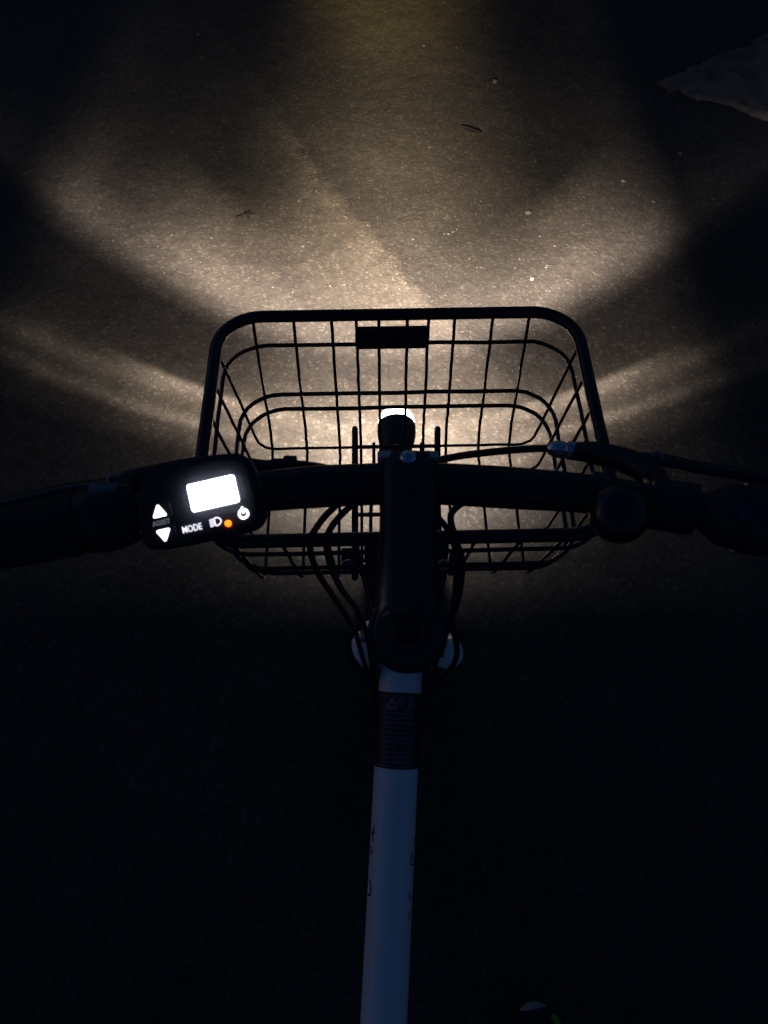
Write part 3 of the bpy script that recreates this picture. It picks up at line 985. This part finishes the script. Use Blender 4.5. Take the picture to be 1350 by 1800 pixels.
# ---- headlight hanging under the front of the carrier
LZ = CAM_H - 0.76
LX = at(697, 755, 0.76).x
lamp_o = Vector((LX, 0.520, LZ))
hl = MB().lathe(lamp_o, (0, 1, 0), [(0.0, 0.009), (0.001, 0.0165), (0.010, 0.0185), (0.018, 0.0215), (0.026, 0.0236), (0.034, 0.0250), (0.041, 0.0254), (0.0505, 0.0252), (0.052, 0.0246), (0.052, 0.022)], 40).build('headlight', M['lamp_plastic'], bike)
for d_, r_ in ((0.0055, 0.0186), (0.0115, 0.0199)):
    MB().lathe(lamp_o + Vector((0, d_, 0)), (0, 1, 0), [(0, r_ - 0.001), (0.0005, r_), (0.002, r_ + 0.0003), (0.0025, r_ - 0.001)], 36).build('cooling_rib', M['lamp_plastic'], hl)
MB().lathe(lamp_o + Vector((0, 0.0517, 0)), (0, 1, 0), [(0, 0.0243), (0.004, 0.0244), (0.008, 0.0238), (0.0125, 0.0225), (0.0155, 0.0203), (0.0175, 0.017), (0.019, 0.011), (0.0195, 0.004)], 40).build('lens', M['lens'], hl)
MB().tube(smooth_path([lamp_o + Vector((0, 0.004, -0.004)), lamp_o + Vector((0.002, -0.03, -0.012)), lamp_o + Vector((0.005, -0.12, -0.02)), mid_f + Vector((0, 0.02, -0.005))], 6), 0.006, 10).build('lamp_bracket', M['black_coat'], hl)
MB().tube(smooth_path([lamp_o + Vector((0, 0.002, 0)), lamp_o + Vector((0.002, -0.02, -0.005)), lamp_o + Vector((0.006, -0.08, 0.0)), lamp_o + Vector((0.008, -0.16, -0.01)), steer(0.34)], 6), 0.0022, 8).build('lamp_lead', M['housing'], hl)

# its beam: a small source just before the lens, with the lens's own angular pattern
def headlamp_light():
    ld = bpy.data.lights.new('headlamp_light', 'POINT')
    ld.energy = 109.0
    ld.shadow_soft_size = 0.006
    ld.use_nodes = True
    nt = ld.node_tree; N = nt.nodes; L = nt.links
    N.clear()
    out = N.new('ShaderNodeOutputLight'); em = N.new('ShaderNodeEmission')
    L.new(em.outputs[0], out.inputs[0])
    tc = N.new('ShaderNodeTexCoord')
    nrm = N.new('ShaderNodeVectorMath'); nrm.operation = 'NORMALIZE'
    L.new(tc.outputs['Normal'], nrm.inputs[0])
    sx = N.new('ShaderNodeSeparateXYZ'); L.new(nrm.outputs[0], sx.inputs[0])
    def mth(op, a, b=None, clamp=False):
        n = N.new('ShaderNodeMath'); n.operation = op; n.use_clamp = clamp
        for k, v in enumerate((a, b)):
            if v is None: continue
            if hasattr(v, 'links'): L.new(v, n.inputs[k])
            else: n.inputs[k].default_value = v
        return n.outputs[0]
    SX, SY, SZ = sx.outputs[0], sx.outputs[1], sx.outputs[2]
    psi = mth('MULTIPLY', mth('ARCCOSINE', SY), 180 / math.pi)           # from the lamp's axis
    # the moulded lens is not quite even
    nz = N.new('ShaderNodeTexNoise'); nz.inputs['Scale'].default_value = 7; nz.inputs['Detail'].default_value = 2
    L.new(nrm.outputs[0], nz.inputs['Vector'])
    psi = mth('ADD', psi, mth('MULTIPLY', mth('SUBTRACT', nz.outputs['Fac'], 0.5), 1.6))
    roll = mth('MULTIPLY', mth('ARCTAN2', mth('ABSOLUTE', SX), mth('MULTIPLY', SZ, -1)), 180 / math.pi)
    def ramp(fac, stops, interp='LINEAR'):
        cr = N.new('ShaderNodeValToRGB'); cr.color_ramp.interpolation = interp
        e = cr.color_ramp.elements
        while len(e) > 1: e.remove(e[-1])
        for i, (p, c) in enumerate(stops):
            k = e[0] if i == 0 else e.new(p)
            k.position = p
            k.color = (*c, 1) if isinstance(c, tuple) else (c, c, c, 1)
        L.new(fac, cr.inputs[0])
        return cr.outputs[0]
    f = mth('DIVIDE', psi, 100.0)
    down = ramp(f, [(0, 1.0), (.15, .90), (.175, .55), (.20, .48), (.24, .62), (.29, .72), (.33, .82), (.365, .87), (.395, .76), (.42, .54), (.45, .27), (.49, .29), (.525, .44), (.56, .56), (.63, .42), (.68, .22), (.73, .145), (.77, .07), (.82, .014), (.90, .002), (.96, 0.0)])
    side = ramp(f, [(0, .05), (.2, .05), (.27, .08), (.305, .10), (.33, .36), (.36, .60), (.385, .92), (.405, .92), (.42, .55), (.438, .16), (.455, .05), (.48, .045), (.52, .055), (.538, .07), (.546, .42), (.556, .38), (.57, .17), (.585, .14), (.60, .24), (.612, .08), (.65, .015), (.72, .006), (.82, .003), (.93, 0.0)])
    wide = ramp(f, [(0, .04), (.25, .05), (.33, .10), (.38, .24), (.40, .42), (.42, .46), (.438, .15), (.455, .04), (.50, .03), (.53, .04), (.55, .06), (.565, .13), (.585, .06), (.60, .09), (.615, .02), (.66, .006), (.8, .003), (.93, 0.0)])
    roll_f = mth('ADD', roll, mth('MULTIPLY', mth('GREATER_THAN', SX, 0.0), 6.5))      # the lens reaches less far to the right
    def ss(lo_, hi_, a=0.0, b=1.0, src=None):
        w = N.new('ShaderNodeMapRange'); w.interpolation_type = 'SMOOTHSTEP'
        w.inputs['From Min'].default_value = lo_; w.inputs['From Max'].default_value = hi_
        w.inputs['To Min'].default_value = a; w.inputs['To Max'].default_value = b
        L.new(src or roll, w.inputs['Value'])
        return w.outputs[0]
    mx0 = N.new('ShaderNodeMixRGB'); L.new(ss(1, 40), mx0.inputs[0]); L.new(down, mx0.inputs[1]); L.new(side, mx0.inputs[2])
    mx = N.new('ShaderNodeMixRGB'); L.new(ss(38, 51), mx.inputs[0]); L.new(mx0.outputs[0], mx.inputs[1]); L.new(wide, mx.inputs[2])
    fade = mth('ADD', ss(54, 61, 1.0, 0.09, roll_f), ss(95, 125, 0.0, 0.5))
    tint = ramp(f, [(0, (1.0, .76, .28)), (.15, (1.0, .79, .36)), (.19, (1.0, .83, .58)), (.35, (1.0, .86, .75)), (.45, (1.0, .88, .83)), (.56, (1.0, .87, .77)), (.75, (1.0, .92, .90)), (1, (1, .94, .98))])
    m1 = N.new('ShaderNodeMixRGB'); m1.blend_type = 'MULTIPLY'; m1.inputs[0].default_value = 1
    L.new(mx.outputs[0], m1.inputs[1]); L.new(tint, m1.inputs[2])
    L.new(m1.outputs[0], em.inputs['Color']); L.new(fade, em.inputs['Strength'])
    nz2 = N.new('ShaderNodeTexNoise'); nz2.inputs['Scale'].default_value = 15; nz2.inputs['Detail'].default_value = 2
    L.new(nrm.outputs[0], nz2.inputs['Vector'])
    L.new(mth('MULTIPLY', fade, mth('ADD', mth('MULTIPLY', nz2.outputs['Fac'], 0.4), 0.8)), em.inputs['Strength'])
    lo = bpy.data.objects.new('headlamp_light', ld)
    COL.objects.link(lo)
    lo.parent = hl
    lo.location = lamp_o + Vector((0, 0.0785, 0)) - ORIGIN[hl.name]
    return lo
headlamp_light()

# ---- display unit on the left of the bar
DC = deep(350, 882, 0.392)
DN = Vector((0.02, -0.47, 0.88)).normalized()
tilt = R(13.0)
da = RIGHT * math.cos(tilt) + UP * math.sin(tilt)
da = (da - DN * da.dot(DN)).normalized()
db = DN.cross(da)
PXM = 0.392 / 1250
def dl(px, py):
    dx, dy = (px - 350) * PXM, -(py - 882) * PXM
    return (dx * math.cos(tilt) + dy * math.sin(tilt), -dx * math.sin(tilt) + dy * math.cos(tilt))
def dp(s, t, h): return DC + da * s + db * t + DN * h
outl = [dl(*p) for p in ((258, 826), (290, 813), (345, 802), (398, 795), (424, 798), (440, 812), (450, 840), (463, 893), (462, 912), (450, 928), (425, 938), (370, 950), (310, 962), (272, 967), (252, 958), (244, 930), (241, 890), (245, 845))]
op = smooth_path([(x, y, 0) for x, y in outl], 4, closed=True)
disp = MB().slab([(p.x, p.y) for p in op], -0.015, 0.0, DC, da, db, DN, 0.0045).build('display_unit', M['display_plastic'], bike)
MB().slab([(p.x * 0.8, p.y * 0.7) for p in op], -0.022, -0.0145, DC, da, db, DN).build('display_base', M['black_plastic'], disp)
px_, dr = bar_at(DC.x + 0.01)
MB().lathe(px_ - dr * 0.011, dr, [(0, 0.0124), (0.001, 0.0150), (0.021, 0.0150), (0.022, 0.0124)], 28).build('display_clamp', M['black_plastic'], disp)
# screen, raised so its lit sides throw a halo on the housing
s_px = [(328.5, 853.5), (411, 834.5), (421, 881), (341, 901)]
sl = [dl(*p) for p in s_px]
scx = sum(p[0] for p in sl) / 4; scy = sum(p[1] for p in sl) / 4
hx = (sl[1][0] - sl[0][0] + sl[2][0] - sl[3][0]) / 4; hy = (sl[0][1] - sl[3][1] + sl[1][1] - sl[2][1]) / 4
so = [(scx + x, scy + y) for x, y in rounded_rect(hx, hy, 0.0012, 4)]
scr = MB().slab(so, -0.002, 0.0026, DC, da, db, DN, 0.0005).build('screen', M['screen'], disp)
scr['label'] = 'bright white lit screen'
fr = [(scx + x, scy + y) for x, y in rounded_rect(hx + 0.0016, hy + 0.0016, 0.002, 4)]
MB().slab(fr, -0.002, 0.0003, DC, da, db, DN, 0.0002).build('screen_bezel', M['display_plastic'], disp)
def tri_key(px, py, up):
    c = dl(px, py); h = 0.0030 if up else -0.0030
    pts = []
    for k in range(3):
        a = R(90 + 120 * k) if up else R(-90 + 120 * k)
        vx, vy = 0.0042 * math.cos(a) * 0.98, 0.0042 * math.sin(a) * 1.02
        for q in (-1, 0, 1):                       # rounded corners
            b = a + R(38 * q)
            pts.append((c[0] + vx * 0.8 + 0.0008 * math.cos(b), c[1] + vy * 0.8 + 0.0008 * math.sin(b)))
    MB().slab(pts, -0.001, 0.0008, DC, da, db, DN).build('arrow_key', M['key_light'], disp)
tri_key(281, 901, True)
tri_key(289.5, 938, False)
# keys the arrows sit on
for px, py in ((281, 899), (290, 939)):
    c = dl(px, py)
    MB().slab([(c[0] + x, c[1] + y) for x, y in rounded_rect(0.0066, 0.0046, 0.002, 4)], -0.001, 0.0004, DC, da, db, DN, 0.0003).build('rubber_key', M['rubber'], disp)
def word(txt, px, py, size, mat, name, bold=0.0, h=0.0005, squeeze=1.0):
    c = dl(px, py)
    return solid_letters(MB(), text_geometry(txt, size, bold), lambda x, y, l: dp(c[0] + x * squeeze, c[1] + y, 0.0004 + l), h).build(name, mat, disp, smooth=False)
word('ASSIST', 285, 919, 0.0040, M['assist_ink'], 'assist_lettering', 0.0, squeeze=0.86)
word('MODE', 338.5, 929, 0.0052, M['symbol_light'], 'mode_lettering', 0.00004, squeeze=0.74)
def arc(c, r, a0, a1, n=14):
    return [dp(c[0] + r * math.cos(R(a0 + (a1 - a0) * k / n)), c[1] + r * math.sin(R(a0 + (a1 - a0) * k / n)), 0.0003) for k in range(n + 1)]
pw = dl(428, 903)
MB().tube(arc(pw, 0.0024, 122, 418, 20), 0.00062, 8, round_ends=True).tube([dp(pw[0], pw[1] + 0.0007, 0.0004), dp(pw[0], pw[1] + 0.0034, 0.0004)], 0.0006, 8, round_ends=True).build('power_symbol', M['key_light'], disp)
hc = dl(378, 917.5)
lsym = MB()
lsym.tube(smooth_path([dp(hc[0] + x, hc[1] + y, 0.0003) for x, y in ((0.0004, 0.0021), (0.002, 0.0019), (0.0032, 0.0009), (0.0035, 0.0), (0.0032, -0.0009), (0.002, -0.0019), (0.0004, -0.0021), (0.0, -0.0010), (0.0, 0.0010))], 4, closed=True), 0.00038, 6, closed=True)
for k in (-1.5, -0.5, 0.5, 1.5):
    lsym.tube([dp(hc[0] - 0.0006, hc[1] + k * 0.00115, 0.0003), dp(hc[0] - 0.0028, hc[1] + k * 0.00115 - 0.0004, 0.0003)], 0.00036, 6)
lsym.build('headlight_symbol', M['symbol_light'], disp)
lc = dl(401.5, 920)
MB().lathe(dp(lc[0], lc[1], -0.0005), DN, [(0, 0.0018), (0.0018, 0.0018), (0.0026, 0.0013), (0.0028, 0.0004)], 18).build('indicator_lamp', M['led_orange'], disp)
# thumb shifter pod between the display and the grip
pod = sleeve(-0.178, -0.145, [0.0165, 0.0195, 0.0198, 0.0165], 'switch_pod', M['black_plastic'], bike)
p, dr = bar_at(-0.163)
MB().box(p + Vector((0.004, 0.010, 0.016)), (0.016, 0.006, 0.004), bev=0.001).build('switch_lever', M['dull_metal'], pod)

# ================================================================== SHOE at the bottom edge
def build_shoe():
    toe = at(928, 1762, CAM_H - 0.05)
    base = Vector((toe.x + 0.012, toe.y - 0.012, 0.0))
    shoe = root_of('shoe', base)
    ORIGIN['shoe'] = base.copy()
    tag(shoe, 'black and grey sports shoe with yellow-green flash at the bottom edge', 'shoe')
    yaw = R(8)
    ax = Vector((-math.sin(yaw), -math.cos(yaw), 0)) * -1
    fwd = Vector((-math.sin(yaw), math.cos(yaw), 0)); rt = Vector((math.cos(yaw), math.sin(yaw), 0))
    def loc(l, s, z): return base - fwd * l + rt * s + Vector((0, 0, z))
    def width(l):
        prof = [(-0.012, 0.004), (-0.008, 0.016), (0.0, 0.026), (0.02, 0.038), (0.05, 0.047), (0.09, 0.049), (0.14, 0.040), (0.19, 0.034), (0.24, 0.035), (0.27, 0.028), (0.283, 0.012), (0.286, 0.003)]
        return float(np.interp(l, [p[0] for p in prof], [p[1] for p in prof]))
    def height(l):
        prof = [(-0.012, 0.026), (-0.006, 0.04), (0.01, 0.052), (0.04, 0.058), (0.09, 0.072), (0.14, 0.098), (0.17, 0.105), (0.24, 0.105), (0.286, 0.1)]
        return float(np.interp(l, [p[0] for p in prof], [p[1] for p in prof]))
    ls = [-0.012, -0.010, -0.006, 0, 0.008, 0.016, 0.028, 0.04, 0.055, 0.07, 0.09, 0.115, 0.14, 0.165, 0.19, 0.215, 0.24, 0.26, 0.275, 0.283, 0.286]
    # sole
    out = [(l, width(l) + 0.004) for l in ls] + [(l, -width(l) - 0.004) for l in ls[::-1]]
    n = len(out); verts, faces = [], []
    for z, k in ((0.0, 0.94), (0.004, 1.0), (0.022, 1.0), (0.026, 0.97)):
        for l, s in out: verts.append(loc(l, s * k, z))
    for i in range(3):
        for k in range(n): faces.append((i * n + k, i * n + (k + 1) % n, (i + 1) * n + (k + 1) % n, (i + 1) * n + k))
    faces += [tuple(range(n)), tuple(3 * n + k for k in range(n))]
    MB().add(verts, faces).build('sole', M['shoe_black'], shoe)
    def shell(l0, l1, a0, a1, lift, name, mat):
        seg = 20
        rows = [l for l in ls if l0 < l < l1]
        rows = [l0] + rows + [l1]
        verts, faces = [], []
        for l in rows:
            w, h = width(l), height(l)
            for k in range(seg + 1):
                a = a0 + (a1 - a0) * k / seg
                ca, sa = math.cos(a), math.sin(a)
                verts.append(loc(l, (w + lift) * math.copysign(abs(ca) ** 0.75, ca), 0.022 + (h - 0.022 + lift) * abs(sa) ** 0.8))
        w_ = seg + 1
        for i in range(len(rows) - 1):
            for k in range(seg): faces.append((i * w_ + k, i * w_ + k + 1, (i + 1) * w_ + k + 1, (i + 1) * w_ + k))
        o = MB().add(verts, faces).build(name, mat, shoe)
        sd_ = o.modifiers.new('thickness', 'SOLIDIFY'); sd_.thickness = 0.002; sd_.offset = -1
        return o
    shell(-0.012, 0.286, 0, math.pi, 0.0, 'upper', M['shoe_black'])
    shell(-0.012, -0.003, 0.5, math.pi - 0.15, 0.0012, 'toe_cap', M['shoe_grey'])
    shell(0.014, 0.06, 2.05, math.pi - 0.05, 0.0012, 'toe_panel', M['shoe_grey'])
    shell(0.008, 0.12, 0.03, 0.95, 0.0014, 'side_panel', M['shoe_lime'])
build_shoe()

# ================================================================== SMALL THINGS ON THE GROUND
def ground_pt(px, py, lift=0.0):
    p = at(px, py)
    return Vector((p.x, p.y, float(ground_height(np.array([p.x]), np.array([p.y]))[0]) + lift))

# forked twig
tw = ground_pt(435, 380)
k = 0.0022
twig = MB()
twig.tube(smooth_path([tw + Vector((-0.028, -0.012, 0.002)), tw + Vector((-0.012, -0.002, 0.004)), tw + Vector((0.002, 0.006, 0.005)), tw + Vector((0.008, 0.022, 0.004))], 5), [0.0044, 0.0042, 0.004, 0.0021, 0.002, 0.002, 0.0019, 0.0018, 0.0017, 0.0016, 0.0014, 0.0014, 0.0013, 0.0012, 0.0011, 0.001], 7, round_ends=True)
twig.tube(smooth_path([tw + Vector((-0.002, 0.003, 0.005)), tw + Vector((0.012, -0.001, 0.006)), tw + Vector((0.028, 0.0, 0.003))], 5), [0.0044, 0.0042, 0.004, 0.0021, 0.002, 0.002, 0.0019, 0.0018, 0.0017, 0.0016, 0.0014], 7, round_ends=True)
twig.tube(smooth_path([tw + Vector((0.0, 0.004, 0.004)), tw + Vector((0.006, -0.010, 0.005)), tw + Vector((0.005, -0.022, 0.002))], 5), [0.0044, 0.0042, 0.004, 0.0021, 0.002, 0.002, 0.0019, 0.0018, 0.0017, 0.0016, 0.0014], 7, round_ends=True)
tag(twig.build('twig', M['twig']), 'small dark forked twig on the lit asphalt ahead', 'twig')
# dark curled leaf
lf = ground_pt(828, 233)
verts, faces = [], []
ex = Vector((0.86, -0.5, 0)); ey = Vector((0.5, 0.86, 0))
for i in range(13):
    t = i / 12 * 2 - 1
    w = 0.015 * (1 - t * t) ** 0.7 * (1 + 0.25 * math.sin(i * 2.7))
    for j in range(5):
        u = j / 2 - 1
        verts.append(lf + ex * (0.038 * t) + ey * (w * u) + Vector((0, 0, 0.003 + 0.003 * abs(u) + 0.003 * t * t)))
for i in range(12):
    for j in range(4): faces.append((i * 5 + j, i * 5 + j + 1, (i + 1) * 5 + j + 1, (i + 1) * 5 + j))
lo_ = MB().add(verts, faces).build('dead_leaf', M['leaf'])
sd_ = lo_.modifiers.new('thickness', 'SOLIDIFY'); sd_.thickness = 0.0012
tag(lo_, 'dark curled dead leaf on the asphalt beyond the basket', 'leaf')

# pebbles one can pick out
def pebble_mesh(seed):
    r_ = random.Random(seed)
    bm = bmesh.new()
    bmesh.ops.create_icosphere(bm, subdivisions=2, radius=0.9)
    ph = [r_.uniform(0, 6) for _ in range(6)]
    for v in bm.verts:
        c = v.co
        f = 1 + 0.18 * math.sin(2.3 * c.x + ph[0]) + 0.15 * math.sin(3.1 * c.y + ph[1]) + 0.1 * math.sin(4 * c.z + ph[2]) + r_.uniform(-0.16, 0.16)
        v.co = Vector((c.x * f, c.y * f * 0.85, c.z * f * 0.62))
    me = bpy.data.meshes.new('pebble')
    bm.to_mesh(me); bm.free()
    me.materials.append(M['pebble'])
    return me
PEB = [pebble_mesh(s) for s in range(5)]
def pebble(px, py, size_px, label, group=None):
    p = ground_pt(px, py)
    depth = (p - EYE).dot(FWD)
    r_ = size_px * 0.5 * depth / 1250
    o = bpy.data.objects.new('pebble', random.choice(PEB))
    COL.objects.link(o)
    o.scale = (r_ * 1.1, r_, r_ * 1.15)
    o.rotation_euler = (random.uniform(-.2, .2), random.uniform(-.2, .2), random.uniform(0, 6.28))
    o.location = p + Vector((0, 0, r_ * 0.35))
    tag(o, label, 'pebble', group)
pebble(929, 375, 11, 'largest pale pebble, lying on the lit asphalt right of the middle')
pebble(935, 491, 9, 'pale pebble on lit asphalt just above the basket rim on the right')
pebble(870, 145, 9, 'pale reddish-grey pebble on dark asphalt beyond the dead leaf')
pebble(1195, 271, 8, 'pale pebble on dark asphalt below the ragged paving patch')
pebble(1095, 319, 8, 'pale pebble lying on dark asphalt at the right of the beam')
TINY = ((788, 411, 6), (796, 408, 5), (803, 403, 5), (781, 411, 4), (726, 421, 5), (949, 416, 5), (975, 433, 6), (825, 455, 5), (960, 470, 5), (962, 467, 4), (905, 471, 4), (838, 471, 4), (913, 455, 5), (525, 355, 5), (556, 338, 4), (533, 435, 5), (526, 400, 4), (605, 502, 5), (645, 481, 5), (580, 505, 4), (713, 499, 6), (480, 482, 4), (302, 415, 5), (755, 260, 4), (745, 81, 5), (802, 85, 4), (1018, 155, 5), (1254, 351, 5), (1276, 386, 5), (845, 353, 4), (865, 378, 4), (1062, 577, 5), (1013, 662, 5), (1187, 611, 5), (1322, 570, 5), (250, 698, 5), (302, 612, 5), (385, 555, 4), (1330, 540, 4), (941, 284, 4))

# loose grit pressed into the surface: far too many to count
def build_grit():
    n = 11000
    base = np.array([(1, 0, 0), (-1, 0, 0), (0, 1, 0), (0, -1, 0), (0, 0, 1), (.6, .6, .55), (-.6, .55, .6), (.55, -.6, .55), (-.6, -.55, .5)], float)
    bm = bmesh.new()
    bmesh.ops.create_icosphere(bm, subdivisions=1, radius=1.0)
    bv = np.array([v.co[:] for v in bm.verts]); bm.verts.ensure_lookup_table()
    bf = np.array([[v.index for v in f.verts] for f in bm.faces]); bm.free()
    # spread evenly over what the eye sees, denser close to it
    X = rng.uniform(-1.7, 1.7, n * 2); Y = rng.uniform(0.35, 3.4, n * 2)
    keep = np.abs(X) < 0.25 + 0.5 * Y
    X, Y = X[keep][:n], Y[keep][:n]
    n = len(X)
    tone = rng.beta(1.5, 3.6, n)
    pale = rng.random(n) < 0.012
    tone = np.where(pale, rng.uniform(0.75, 1.0, n), tone)
    size = rng.uniform(0.0008, 0.0024, n) * np.where(pale, 1.0, 1.0)
    size = np.where(rng.random(n) < 0.06, size * 1.6, size)
    ja, jb = rng.integers(0, len(JOINT) - 1, 260), rng.random(520)      # crumbs along the joint
    jx = np.array([JOINT[a].x + (JOINT[a + 1].x - JOINT[a].x) * b for a, b in zip(ja, jb)]) + rng.normal(-0.012, 0.02, 260)
    jy = np.array([JOINT[a].y + (JOINT[a + 1].y - JOINT[a].y) * b for a, b in zip(ja, jb)]) + rng.normal(-0.006, 0.02, 260)
    X = np.concatenate([X, jx]); Y = np.concatenate([Y, jy])
    size = np.concatenate([size, rng.uniform(0.001, 0.003, 260)]); tone = np.concatenate([tone, rng.beta(2.5, 2.5, 260)])
    tp = [(at(x, y), q) for x, y, q in TINY]                     # the paler bits that catch the beam
    X = np.concatenate([X, [p.x for p, q in tp]]); Y = np.concatenate([Y, [p.y for p, q in tp]])
    size = np.concatenate([size, [q * 0.42 * (p - EYE).dot(FWD) / 1250 for p, q in tp]])
    tone = np.concatenate([tone, [0.82] * len(tp)]); n = len(X)
    Z = ground_height(X, Y)
    co = np.empty((n, len(bv), 3))
    ang = rng.uniform(0, 6.28, n)
    sc = rng.uniform(0.7, 1.3, (n, 3)) * size[:, None]
    jit = rng.uniform(0.78, 1.2, (n, len(bv), 1))
    p = bv[None] * jit * sc[:, None, :]
    ca, sa = np.cos(ang)[:, None], np.sin(ang)[:, None]
    co[..., 0] = p[..., 0] * ca - p[..., 1] * sa + X[:, None]
    co[..., 1] = p[..., 0] * sa + p[..., 1] * ca + Y[:, None]
    co[..., 2] = p[..., 2] * 0.7 + (Z + size * 0.12)[:, None]
    faces = (bf[None] + (np.arange(n) * len(bv))[:, None, None]).reshape(-1, 3)
    me = bpy.data.meshes.new('loose_grit')
    V = co.reshape(-1, 3)
    me.vertices.add(len(V)); me.vertices.foreach_set('co', V.ravel())
    me.loops.add(faces.size); me.loops.foreach_set('vertex_index', faces.ravel())
    me.polygons.add(len(faces)); me.polygons.foreach_set('loop_start', np.arange(0, faces.size, 3))
    me.update(calc_edges=True)
    a = me.attributes.new('tone', 'FLOAT', 'POINT')
    a.data.foreach_set('value', np.repeat(tone, len(bv)).astype(np.float32))
    me.materials.append(M['grit'])
    o = bpy.data.objects.new('loose_grit', me)
    COL.objects.link(o)
    tag(o, 'fine grit and small stones scattered over the asphalt', 'grit', kind='stuff')
build_grit()
